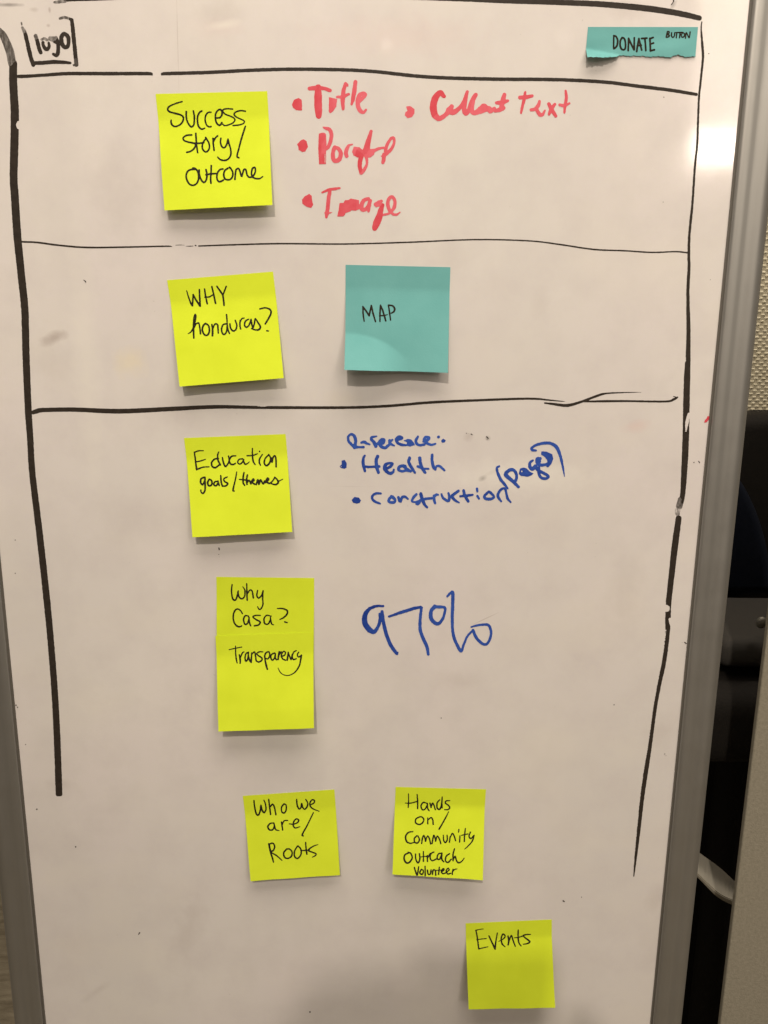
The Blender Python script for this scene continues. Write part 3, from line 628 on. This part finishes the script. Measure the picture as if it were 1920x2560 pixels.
Note((460, 1095), (714, 1085), (730.5, 1330), (481, 1343), seed=4).build(M_YEL, 'yellow sticky note reading "Education goals/themes", left of the blue list', YG, [
 ('355,345,14 290,348,18 238,368,20;238,368,20 250,450,22 258,520,22 268,590,24;268,590,22 350,560,20 430,555,16;265,490,18 330,475,20 380,458,14;555,360,16 540,400,22 545,470,22 575,530,24;550,450,20 500,455,22 462,500,24 470,550,24 510,565,24 560,530,22;600,435,20 615,500,24 640,550,24 670,520,22 690,470,24 680,415,20;775,412,18 720,420,22 690,470,24 705,515,24 740,525,24 770,510,20;'
  '865,450,18 815,460,20 800,500,20 830,520,20 860,495,20 880,460,18;870,470,20 895,520,22 930,510,16 950,490,12;990,318,18 990,400,22 1000,480,24 1025,525,20;920,410,18 990,408,22 1055,385,14;1083,355,22;1120,395,16 1085,450,22 1080,500,22 1095,535,18;1200,400,20 1155,450,22 1145,510,24 1175,540,24 1215,500,24 1225,440,22 1200,395,20;1235,440,20 1240,485,24;1245,490,28 1255,440,24 1280,410,20 1295,450,22 1298,555,22', I_, 22, 'black pen word Education'),
 ('365,690,22 325,710,24 320,760,24 345,785,24 370,740,22 375,690,20;375,690 378,780,24 375,860,24 350,900,22 325,880,20 322,855,18;430,715,22 410,760,24 425,800,24 460,790,24 465,740,22 435,715;545,740,20 505,750,22 490,785,22 520,800,22 550,760,22;545,745,20 560,795,24;580,670,22 585,740,24 600,805,22;665,685,18 620,710,22 630,745,22 670,770,24 650,800,24 610,805,20;787,620,14 770,720,20 745,820,22 740,860,24 755,870,16;'
  '880,630,22 870,700,24 870,760,24 890,795,20;820,718,14 880,722,22 930,730,20;925,660,22 915,720,24 920,780,24;920,760,20 950,730,22 970,775,24;975,760,20 1010,730,24 1000,712,20 980,750,24 1020,780,24;1040,785,22 1060,725,24 1075,780,24 1095,725,24 1130,775,24 1150,740;1160,760,22 1200,720,24 1185,700,20 1170,740,24 1210,770,22 1250,740,20 1280,695,20;1280,690,20 1310,720,22 1325,760,24 1290,785,24 1240,775,20;1320,745,18 1385,715,12', I_, 22, 'black pen words goals/themes')])
Lf = (520, 1420, .18083); L2 = (520, 1560, .18083)
why = Note((541, 1442), (785.5, 1445), (784, 1680), (542, 1686), lift=(0.0028, 0.0028), seed=5, solve=False)
why.build(M_YEL, 'yellow sticky note reading "Why Casa?", its lower half covered by another note', YG, [
 ('333,228,20 325,320,22 340,420,24 375,445,24 400,400,24 415,330,22 420,315,18;415,330,20 430,400,22 470,425,22 505,390,22 510,310,20 480,258,14;535,215,18 538,330,24 542,445,22;545,350,20 580,305,20 610,320,22 628,415,22;685,310,20 675,380,22 700,415,22 740,380,20 762,315,20;762,315,20 755,420,22 760,500,22 735,560,22 705,570,20 685,535,14', Lf, 22, 'black pen word Why'),
 ('475,630,20 450,590,20 405,565,22 365,600,24 348,680,24 365,760,24 405,805,24 440,812,22 465,800,16;560,665,18 515,660,22 492,710,24 510,775,24 545,765,22 570,690,22;565,680,20 575,760,24 592,800,18;725,655,16 660,655,20 620,675,20 660,710,22 720,745,24 700,785,24 640,800,20;875,665,16 810,655,20 775,700,22 785,765,24 830,775,22 860,720,22 865,680,18;862,690,20 880,770,22 910,785,14;960,560,16 1030,560,22 1095,590,24 1090,640,24 1045,685,22 995,710,16;1060,745,20 1095,755,20', Lf, 22, 'black pen word Casa with a question mark')])
tbase = lambda u, v: 0.00055 + 0.0028 * prof_n(np.asarray(v, float) * 0.98 + 0.61)
Note((538.5, 1589.5), (782, 1580.5), (785, 1820), (546, 1829), lift=(0.0098, 0.0108), seed=6, base=tbase, solve=False).build(M_YEL, 'yellow sticky note reading "Transparency", overlapping the bottom of the "Why Casa?" note', YG, [
 ('292,355,14 380,335,18 468,318,12;380,305,16 382,400,20 390,480,22 402,538,18;432,425,20 445,490,26 445,542,22;445,470,20 475,400,20 500,385,16;560,390,20 525,410,22 512,470,22 525,515,22 550,480,22 560,400,18;555,410,20 570,490,24 595,530,22;605,400,20 600,460,24 598,530,22;605,420,18 640,385,20 655,430,22 665,500,22;760,385,18 710,385,20 675,410,20 700,440,22 745,470,24 740,505,24 700,525,22 665,510,20;'
  '785,440,22 790,500,24 805,570,28 820,625,24;780,450,20 800,400,24 840,385,22 855,430,22 830,480,22 795,475,20;920,400,20 880,420,22 868,465,22 890,500,22 920,470,22 930,410,20;930,410 930,470,24 950,495,22;985,385,24 975,440,26 970,490,24;980,430,20 1010,385,20;1010,450,18 1060,430,20 1070,390,18 1040,380,18 1015,430,22 1030,480,22 1070,500,22;1095,500,24 1105,430,24 1110,390,20;1110,400,20 1130,450,22 1150,490,22 1165,420,22;'
  '1220,368,16 1185,390,20 1165,450,22 1180,490,22 1220,480,20;1255,390,18 1235,420,20 1250,455,20 1290,435,22;1292,430,22 1280,500,24 1265,570,22 1225,640,20 1170,690,16 1100,712,14 1040,700,14 995,660,14 968,608,12', L2, 22, 'black pen word Transparency')])
N_ = (590, 1940, .18083)
Note((607, 1989.5), (836, 1973.5), (850, 2187), (626.5, 2202.5), seed=7).build(M_YEL, 'yellow sticky note reading "Who we are/ Roots", on the lower left', YG, [
 ('248,340,20 258,430,22 280,520,24 310,540,24 335,480,24 345,405,20 360,470,22 390,505,24 415,460,22 405,380,20 385,335,18;452,322,18 465,430,22 478,530,22;470,430,20 505,390,22 530,430,22 552,535,22;665,385,22 630,430,22 632,490,22 660,512,22 690,480,22 695,410,20 668,382,18;838,325,20 845,400,22 870,455,22 895,440,22 908,380,20 920,430,22 950,460,22 985,420,22 990,370,20 965,325,18;1020,400,18 1075,375,20 1085,340,20 1050,330,20 1020,380,22 1040,435,22 1090,465,18 1150,488,12', N_, 22, 'black pen words Who we'),
 ('525,650,18 475,655,20 440,700,24 465,745,24 510,740,20 530,690,18;525,655,20 535,700,20 550,740,20 595,755,14;628,635,20 645,745,22;635,680,20 665,620,20 715,615,16;735,662,14 800,665,18 855,640,20 865,605,20 830,595,20 800,630,22 790,680,22 820,718,20 885,700,12;1070,505,18 1030,590,20 980,690,20 930,780,22 915,820,22 932,828,18', N_, 21, 'black pen word are with a slash'),
 ('455,940,28 480,1060,24 505,1140,24 518,1190,20;460,940,20 510,930,22 535,975,22 515,1030,22 480,1050,20 560,1100,20 635,1165,16;700,1010,22 660,1060,24 670,1120,24 715,1140,22 765,1110,22 775,1050,22 740,1010,22 700,1010;845,975,20 810,1040,22 810,1110,24 850,1140,22 895,1090,22 900,1020,22 860,970,22 845,975;962,920,18 970,1010,22 980,1080,22;895,1030,16 970,1028,20 1015,1022,14;1135,948,12 1070,970,18 1000,1025,22 1060,1055,20 1108,1075,20 1090,1105,20 1055,1122,14', N_, 22, 'black pen word Roots')])
O_ = (960, 1940, .18083)
Note((989, 1967), (1215, 1973), (1207, 2200), (981, 2185.5), seed=8).build(M_YEL, 'yellow sticky note full of writing, "Hands on/ Community Outreach volunteer"', YG, [
 ('338,245,14 340,340,18 335,435,18;458,255,18 465,350,22 465,450,20;292,375,12 370,375,18 460,350,16;600,380,18 545,365,20 512,410,22 530,465,22 570,455,20 600,390,18;600,385 605,450,22 625,480,18;635,375,18 650,435,22;650,430,20 670,375,20 690,400,20 710,465,20;770,330,18 735,370,20 735,440,22 770,460,22 795,400,22 805,290,20;800,380 805,440,20;910,340,14 860,345,20 850,375,20 890,405,22 910,440,22 880,465,20 835,465,14', O_, 20, 'black pen word Hands'),
 ('495,565,20 445,590,22 435,640,22 480,670,22 530,650,22 550,600,22 520,565,20 490,565;605,580,18 605,660,20;605,610,18 650,575,20 675,610,20 680,668,20;893,495,14 850,580,20 800,670,20 762,735,22', O_, 20, 'black pen word on with a slash'),
 ('400,768,16 340,780,22 300,830,24 310,900,24 360,930,22 410,920,18;455,825,20 420,865,22 425,915,22 465,925,22 490,880,22 470,830,20;520,935,18 530,870,22 550,820,18 570,870,22 575,900,20 600,830,18 625,860,22 645,940,20;665,935,18 675,870,22 690,820 710,870,20 715,900,20 735,830,18 765,870,22 785,935,20;820,820,18 825,890,20 850,920,22 875,880,20 872,820,18;905,915,20 915,840,20;915,850,18 945,795,20 970,830,20 990,895,20;1035,740,18 1030,775,18;1050,830,18 1045,912,20;1125,725,16 1115,810,20 1110,905,20;1070,820,12 1160,800,16;1195,775,18 1175,830,20 1200,865,20 1245,820,18;1248,818,18 1220,900,20 1170,960,18 1115,1012,12', O_, 20, 'black pen word Community'),
 ('350,1060,20 290,1090,24 278,1150,24 310,1200,24 355,1190,24 390,1130,24 370,1070,22 335,1055;435,1080,20 440,1150,22 470,1200,24 495,1150,22 490,1075;545,1045,18 545,1180,20;495,1120,14 590,1110,18;600,1100,20 600,1180,22;605,1130,18 640,1070,20;690,1050,18 645,1080,22 640,1140,22 670,1170,20 720,1150;800,1065,20 750,1080,20 735,1140,22 770,1150,22 800,1080;800,1080,22 800,1150,24 825,1185,20;905,1075,20 860,1110,22 850,1170,22 885,1195,22 930,1150,20;975,1005,18 955,1080,22 955,1170,22;960,1150,18 985,1110,20 1000,1165,20 1030,1200,22 1075,1180,18 1110,1135,12', O_, 21, 'black pen word Outreach'),
 ('420,1265,20 440,1330,24 460,1365,24 480,1255,18;515,1290,20 495,1340,22 530,1360,22 545,1310,20 515,1290;568,1250,20 570,1375,22;600,1300,20 610,1355,22 640,1355,22 650,1300;670,1360,22 680,1300,20 710,1310,20 715,1370,22;765,1260,18 755,1360,22;720,1305,14 800,1300;790,1330,18 830,1300,18 820,1280 795,1310,20 810,1350,20 850,1340;860,1330,18 900,1300,18 885,1275,18 860,1310,20 880,1355,20 920,1345;955,1290,20 945,1340 945,1360,22;950,1320,18 980,1290 1012,1285,12', O_, 20, 'black pen word volunteer')])
P_ = (1140, 2270, .18083)
Note((1164, 2308), (1379.5, 2298.5), (1388, 2519), (1171.5, 2523), seed=9).build(M_YEL, 'yellow sticky note reading "Events", lowest note on the board', YG, [
 ('380,290,10 330,295,14 275,308,16;275,308,18 290,380,20 300,450,20 315,565,20;315,565,18 380,550,16 440,535,12;285,440,12 350,430,16 420,422,14;455,385,20 490,460,22 540,565,26;540,565,24 550,470,22 572,345,16;590,462,10 650,430,18 680,390,20 650,360,20 625,420,22 640,500,22 680,535,12;720,390,24 730,450,26 720,510,22;735,450,20 765,380,20 790,450,22 820,530,18;860,305,18 858,400,22 870,480,22 900,525,16;805,412,12 870,405,18 940,380,16;1030,365,14 970,368,20 930,385,20 980,430,22 1020,465,24 990,490,22 930,502,14', P_, 20, 'black pen word Events')])
# torn strip
B_ = (1440, 50, .19289)
_tear = [(0, 1.0), (.02, .99), (.06, 1.0), (.09, .985), (.14, 1.01), (.18, .99), (.22, .975), (.26, .96), (.285, .935), (.31, .885), (.335, .88), (.37, .895), (.41, .915), (.445, .895), (.48, .92), (.52, .91), (.55, .935), (.59, .955), (.63, .94), (.68, .945), (.72, .965), (.755, .985), (.78, .98), (.81, .925), (.845, .91), (.87, .94), (.90, .98), (.93, .995), (.965, .975), (1.0, .985)]
_tu = np.array([t[0] for t in _tear]); _tv = np.array([t[1] for t in _tear])
def tear(u):
    return np.interp(u, _tu, _tv) + 0.010 * np.sin(u * 140) + 0.008 * np.sin(u * 251 + 1)
def don_crease(u, v):
    vc = 0.655 + 0.62 * u + 0.3 * u * u
    d = np.clip(v - vc, 0, 1)
    return 0.0212 * 0.95 * d
Note((1470, 67.4), (1745, 67.7), (1738.5, 142.5), (1468.5, 142.8), lift=(0.0005, 0.0010), seed=10, crease=don_crease, vbot=tear, solve=False, wav=0.00022).build(M_TEAL,
 'narrow torn strip of teal sticky note reading "DONATE BUTTON", in the upper right corner', TG, [
 ('490,215,22 488,290 488,370;490,203 520,215 540,260 535,320 515,355 490,372;595,230 575,270 572,330 590,375 620,386 640,360 640,290 625,240 598,228;677,395 680,300 682,238;682,240 715,310 750,385;754,385 755,300 756,230;787,408 800,320 815,240;815,240 835,320 852,390;795,332 845,327;850,240 920,235;893,240 900,320 905,396;957,243 1000,226;956,238 962,320 964,400;964,312 1005,298;964,400 1016,385', B_, 25, 'black pen word DONATE'),
 ('1185,150 1175,190 1168,222;1185,150 1205,150 1205,170 1182,188 1210,197 1205,215 1172,224;1240,165 1238,205 1255,226 1275,205 1279,165;1286,165 1345,160;1306,165 1300,230;1335,162 1375,160;1350,165 1341,230;1387,162 1366,190 1375,222 1400,215 1406,180 1387,162;1419,235 1428,165 1450,200 1468,228 1479,155', B_, 18, 'small black pen word BUTTON')], nu=150, nv=24)

# ------------------------------------------------------------------ what shows beside the board
M_CARPET = mat('beige_carpet', rough=0.95, spec=0.2); g = NT(M_CARPET); v = g.coord('Object', (1, 5, 1))
cc = g.mix(g.ramp(g.noise(9, 5, 0.7, v), 0.3, 0.7), (0.16, 0.13, 0.085), (0.36, 0.31, 0.22))
g.link(cc, g.b.inputs['Base Color']); g.bump(g.noise(300, 3, 0.7, v), 0.5, 0.003)
ZF = -1.35
o = mesh_obj('floor', [(-4, -6, ZF), (4, -6, ZF), (4, 4, ZF), (-4, 4, ZF)], [(0, 1, 2, 3)], M_CARPET, kind='structure')

# woven wall panel: a flat core with every weft float standing proud of it
YW = 0.55
M_WEAVE = mat('cream_woven_fabric', rough=0.9, spec=0.2); g = NT(M_WEAVE); v = g.coord('Object')
g.link(g.mix(g.ramp(g.noise(120, 3, 0.6, v), 0.3, 0.7), (0.86, 0.79, 0.58), (0.90, 0.84, 0.66)), g.b.inputs['Base Color'])
M_WARP = mat('tan_warp_fabric', rough=0.95, spec=0.1); g = NT(M_WARP); v = g.coord('Object')
g.link(g.mix(g.ramp(g.noise(500, 3, 0.6, v), 0.3, 0.7), (0.52, 0.47, 0.34), (0.64, 0.58, 0.44)), g.b.inputs['Base Color'])
pa = at(1800, 400, YW); pb = at(2300, 1250, YW)
x0, x1 = float(pa[0]) - 0.25, float(pb[0]) + 0.15
wallp = empty('wall_panel', ((x0 + x1) / 2, YW, ZF), 'cream coarse-woven fabric wall panel behind the right edge of the whiteboard', 'wall panel')
bm_obj('panel_core', box_bm((x0, YW, ZF), (x1, YW + 0.04, 0.85)), M_WARP, wallp)
V = []; Fc = []
pitch = 0.0105; row = 0.0043; zt = float(at(1900, 300, YW)[2]) + 0.05; zb = float(at(1900, 1350, YW)[2])
r_ = 0; z = zb
while z < zt:
    xs = x0 + 0.15 + (pitch / 2 if r_ % 2 else 0)
    while xs < x1 - 0.005:
        a = 0.0032 + random.uniform(-.0004, .0004); b = 0.0014 + random.uniform(-.0002, .0002); h = 0.0013
        zz = z + random.uniform(-.0002, .0002); n = len(V)
        V += [(xs - a, YW - .0002, zz), (xs - a * .6, YW - .0002, zz + b), (xs + a * .6, YW - .0002, zz + b), (xs + a, YW - .0002, zz), (xs + a * .6, YW - .0002, zz - b), (xs - a * .6, YW - .0002, zz - b), (xs - a * .45, YW - h, zz), (xs + a * .45, YW - h, zz)]
        Fc += [(n, n + 6, n + 1), (n + 1, n + 6, n + 7, n + 2), (n + 2, n + 7, n + 3), (n + 3, n + 7, n + 4), (n + 4, n + 7, n + 6, n + 5), (n + 5, n + 6, n)]
        xs += pitch
    z += row; r_ += 1
mesh_obj('woven_threads', V, Fc, M_WEAVE, wallp, smooth=True, kind='stuff')

# dark office chair standing behind the board
def fabric(name, c, rough=0.8, spec=0.2, sc_=400):
    m = mat(name, c, rough, 0, spec); g = NT(m); v = g.coord('Object')
    g.link(g.mix(g.noise(sc_, 3, 0.6, v), tuple(x * .7 for x in c), tuple(x * 1.4 for x in c)), g.b.inputs['Base Color'])
    g.bump(g.noise(sc_ * 2, 2, 0.6, v), 0.3, 0.0008); return m
M_BLK = fabric('black_chair_fabric', (0.014, 0.012, 0.010)); M_NAVY = fabric('navy_cushion_fabric', (0.005, 0.008, 0.018))
M_ARM = mat('dark_grey_armrest', (0.042, 0.038, 0.033), 0.85); M_PALE = mat('pale_grey_plastic', (0.42, 0.39, 0.32), 0.4); g = NT(M_PALE)
g.link(g.mix(g.noise(40, 3, 0.6, g.coord('Object')), (0.50, 0.47, 0.39), (0.60, 0.56, 0.47)), g.b.inputs['Base Color'])
M_STEEL = mat('worn_steel', (0.22, 0.21, 0.18), 0.5, 0.6)
cx = float(at(1960, 1300, .36)[0])
chair = empty('office_chair', (cx, .40, ZF), 'black office chair with a navy cushion, mostly hidden behind the whiteboard', 'chair')
def slab(name, pix, Y, thick, material, bev, **kw):
    """upholstered slab: outline in the plane y=Y, given depth and rounded edges"""
    P = [at(a, b, Y) for a, b in pix]
    bm = bmesh.new(); vs = [bm.verts.new((float(p[0]), Y, float(p[2]))) for p in P]
    f = bm.faces.new(vs); r = bmesh.ops.extrude_face_region(bm, geom=[f])
    for e in r['geom']:
        if isinstance(e, bmesh.types.BMVert): e.co.y += thick
    bmesh.ops.recalc_face_normals(bm, faces=bm.faces[:])
    ed = [e for e in bm.edges if abs(e.verts[0].co.y - e.verts[1].co.y) < 1e-6]
    bmesh.ops.bevel(bm, geom=ed, offset=bev, segments=5, affect='EDGES', profile=0.5)
    return bm_obj(name, bm, material, kw.pop('parent', None), smooth=True, **kw)
def arc(pts, n=6):
    P = np.array([(a, b, 0) for a, b in pts], float); Q = smooth_path(P, n); return [(q[0], q[1]) for q in Q]
slab('backrest', arc([(1560, 1085), (1650, 1052), (1780, 1048), (1860, 1042), (1950, 1036), (2080, 1042), (2180, 1075)]) + arc([(2215, 1130), (2230, 1300), (2200, 1460), (2120, 1530)])
     + arc([(1960, 1545), (1800, 1545), (1640, 1530)]) + [(1560, 1480), (1530, 1300)], .36, .07, M_BLK, .018, parent=chair)
slab('cushion', arc([(1600, 1490), (1600, 1300), (1680, 1180), (1780, 1150), (1848, 1192), (1885, 1250), (1912, 1320), (1930, 1400), (1936, 1490)]), .31, .045, M_NAVY, .012, parent=chair)
# armrest, a padded bar whose flat top catches the light
c1 = at(1700, 1500, .27); c2 = at(2020, 1500, .27)
bm = box_bm((float(c1[0]), .15, float(c1[2]) - .032), (float(c2[0]), .29, float(c1[2])), .0155, 7)
bm_obj('armrest', bm, M_ARM, chair, smooth=True)
cb = at(1908, 1560, .145)
bm = bmesh.new(); bmesh.ops.create_uvsphere(bm, u_segments=16, v_segments=8, radius=.006)
for vv in bm.verts: vv.co = Vector((vv.co.x * 0.9 + cb[0], vv.co.y * .6 + .149, vv.co.z + cb[2]))
bm_obj('bolt', bm, M_STEEL, chair, smooth=True)
s1 = at(1560, 1760, .2); s2 = at(2200, 1760, .2)
bm_obj('seat', box_bm((float(s1[0]), .12, float(s1[2]) - .03), (float(s2[0]), .42, float(s1[2]) + .05), .025, 4), M_BLK, chair, smooth=True)
bm = bmesh.new(); bmesh.ops.create_cone(bm, cap_ends=True, segments=24, radius1=.03, radius2=.03, depth=abs(float(s1[2]) - ZF) - .12)
for vv in bm.verts: vv.co += Vector((cx, .40, (float(s1[2]) + ZF) / 2))
bm_obj('stem', bm, M_BLK, chair, smooth=True)
# pale curved foot seen between the frame and the partition
YP = .10
path = [(1690, 2090), (1752, 2133), (1800, 2168), (1845, 2210), (1880, 2238)]
top = [at(a, b, YP + .055) for a, b in arc(path, 5)]
bot_px = arc([(1680, 2130), (1747, 2187), (1795, 2232), (1838, 2252), (1880, 2258)], 5)
front = [at(a, b, YP) for a, b in bot_px]
n = len(top); V = []
th = [0.0045 + 0.0045 * i / (n - 1) for i in range(n)]
for i in range(n):
    t, f = Vector(top[i]), Vector(front[i])
    V += [t, f, f - Vector((0, -.003, th[i])), t - Vector((0, 0, th[i]))]
Fc = []
for i in range(n - 1):
    for q in range(4): Fc.append((4 * i + q, 4 * i + (q + 1) % 4, 4 * (i + 1) + (q + 1) % 4, 4 * (i + 1) + q))
Fc += [(0, 1, 2, 3), (4 * n - 1, 4 * n - 2, 4 * n - 3, 4 * n - 4)]
bm = bmesh.new(); bv = [bm.verts.new(p) for p in V]; [bm.faces.new([bv[i] for i in f]) for f in Fc]
bmesh.ops.recalc_face_normals(bm, faces=bm.faces[:]); bmesh.ops.bevel(bm, geom=[e for e in bm.edges if not e.is_boundary and e.calc_face_angle(0) > .6], offset=.0012, segments=2, affect='EDGES')
bm_obj('low_shelf_edge', bm, M_PALE, None, smooth=False, label='pale grey curved plastic ledge between the whiteboard frame and the grey partition', cat='ledge')
# black cabinet
k1 = at(1500, 1500, .50); k2 = at(2400, 1500, .50)
cab = empty('cabinet', (float(k1[0] + k2[0]) / 2, .51, ZF), 'plain black cabinet low behind the chair', 'cabinet')
M_CAB = mat('black_cabinet_paint', (0.006, 0.006, 0.007), 0.6, 0, 0.2)
bm_obj('cabinet_body', box_bm((float(k1[0]), .455, ZF + .002), (float(k2[0]), .545, float(k1[2]) - .04), .003, 2), M_CAB, cab)
# partition on the far right
M_PART = mat('grey_partition_fabric', rough=0.85, spec=0.2); g = NT(M_PART); v = g.coord('Object')
g.link(g.mix(g.ramp(g.noise(350, 4, 0.7, v), 0.3, 0.7), (0.21, 0.19, 0.145), (0.28, 0.255, 0.20)), g.b.inputs['Base Color']); g.bump(g.noise(700, 3, 0.6, v), 0.5, 0.0008)
xp = float(at(1878, 1920, .02)[0])
part = empty('partition', (xp + .3, .04, ZF), 'grey-beige fabric partition standing right of the whiteboard', 'partition')
bm_obj('partition_panel', box_bm((xp, .02, ZF + .001), (xp + .6, .026, .75), .0015, 3), M_PART, part, smooth=False)

# ------------------------------------------------------------------ the photographer, standing behind the camera; the rear lamp throws the shadow of head and phone low on the board
M_SKIN = mat('skin', (0.45, 0.27, 0.19), 0.55); M_CLOTH = fabric('grey_knit', (0.10, 0.10, 0.11), .9, .2, 300)
M_JEAN = fabric('dark_denim', (0.03, 0.04, 0.07), .9, .2, 300); M_HAIR = fabric('dark_hair', (0.02, 0.014, 0.01), .6, .3, 500)
M_PHONE = mat('black_phone', (0.015, 0.015, 0.017), 0.3)
who = empty('person', (0.0, -0.98, ZF), 'person in a grey knit top and dark jeans holding up a phone', 'person')
def skinned(name, pts, edges, radii, material, parent, sub=2):
    """one continuous surface grown round a jointed skeleton"""
    pts = [(x - .08 if y < -.85 else x, y, z) for x, y, z in pts]       # leaning a little to the left
    me = bpy.data.meshes.new(name); me.from_pydata(pts, edges, []); o = bpy.data.objects.new(name, me)
    place(o, parent); link(o, name); me.materials.append(material)
    m = o.modifiers.new('skin', 'SKIN'); m.use_smooth_shade = True
    sv = me.skin_vertices[0].data
    for i, r in enumerate(radii): sv[i].radius = (r, r) if not isinstance(r, tuple) else r
    sv[0].use_root = True
    b = o.modifiers.new('smooth', 'SUBSURF'); b.levels = sub; b.render_levels = sub
    return o
# body: pelvis, torso, neck, head, arms with hands, legs with feet
P = [(0, -.99, -.42), (0, -.99, -.20), (0, -.98, .04), (0, -.975, .17), (0, -.96, .25), (0, -.945, .32), (0, -.945, .40), (0, -.95, .455)]
E = [(i, i + 1) for i in range(7)]; Rr = [(.15, .11), (.13, .10), (.15, .11), (.12, .08), .05, (.066, .08), (.075, .09), (.055, .065)]
P += [(0, -.845, .375)]; E += [(5, 8)]; Rr += [.012]
for sg in (-1, 1):
    n = len(P)
    P += [(sg * .19, -.975, .165), (sg * .25, -.90, -.07), (sg * .105, -.715, .075), (sg * .085, -.675, .125)]
    E += [(3, n), (n, n + 1), (n + 1, n + 2), (n + 2, n + 3)]; Rr += [.055, .040, .026, (.036, .020)]
    for k in range(4):                                   # four fingers close round the phone's rear, the thumb in front
        m = len(P); dz = -.028 + .018 * k
        P += [(sg * (.080 - .004 * k), -.655, .125 + dz + .01), (sg * .066, -.640, .128 + dz + .012), (sg * .052, -.646, .130 + dz + .012)]
        E += [(n + 3, m), (m, m + 1), (m + 1, m + 2)]; Rr += [.009, .008, .007]
    m = len(P); P += [(sg * .075, -.690, .140), (sg * .055, -.672, .150)]; E += [(n + 3, m), (m, m + 1)]; Rr += [.010, .008]
    n = len(P)
    P += [(sg * .10, -.99, -.50), (sg * .115, -.965, -.90), (sg * .12, -1.0, -1.26), (sg * .125, -.90, -1.32)]
    E += [(0, n), (n, n + 1), (n + 1, n + 2), (n + 2, n + 3)]; Rr += [.085, .058, .04, .035]
skinned('body', P, E, Rr, M_SKIN, who)
T = [(0, -.99, -.36), (0, -.99, -.15), (0, -.98, .04), (0, -.975, .165), (0, -.965, .215)]; TE = [(0, 1), (1, 2), (2, 3), (3, 4)]; TR = [(.165, .125), (.145, .115), (.165, .125), (.13, .09), .062]
for sg in (-1, 1):
    n = len(T); T += [(sg * .19, -.975, .165), (sg * .25, -.90, -.07), (sg * .115, -.727, .06)]; TE += [(3, n), (n, n + 1), (n + 1, n + 2)]; TR += [.066, .052, .036]
skinned('sweater', T, TE, TR, M_CLOTH, who)
T = [(0, -.99, -.40)]; TE = []; TR = [(.16, .125)]
for sg in (-1, 1):
    n = len(T); T += [(sg * .10, -.99, -.50), (sg * .115, -.965, -.90), (sg * .12, -.998, -1.25)]; TE += [(0, n), (n, n + 1), (n + 1, n + 2)]; TR += [.097, .070, .055]
skinned('jeans', T, TE, TR, M_JEAN, who)
skinned('hair', [(0, -.975, .375), (0, -.965, .445), (0, -.935, .475)], [(0, 1), (1, 2)], [.075, .080, .050], M_HAIR, who)
for sg in (-1, 1):
    bm = bmesh.new(); bmesh.ops.create_uvsphere(bm, u_segments=12, v_segments=8, radius=.012)
    for vv in bm.verts: vv.co += Vector((sg * .028 - .08, -.866, .395))
    bm_obj('eye', bm, M_PALE, who, smooth=True)
ph = bm_obj('phone', box_bm((-.041, -.668, .075), (.041, -.659, .235), .004, 3), M_PHONE, None, label='black phone held up in both hands by the photographer', cat='phone')
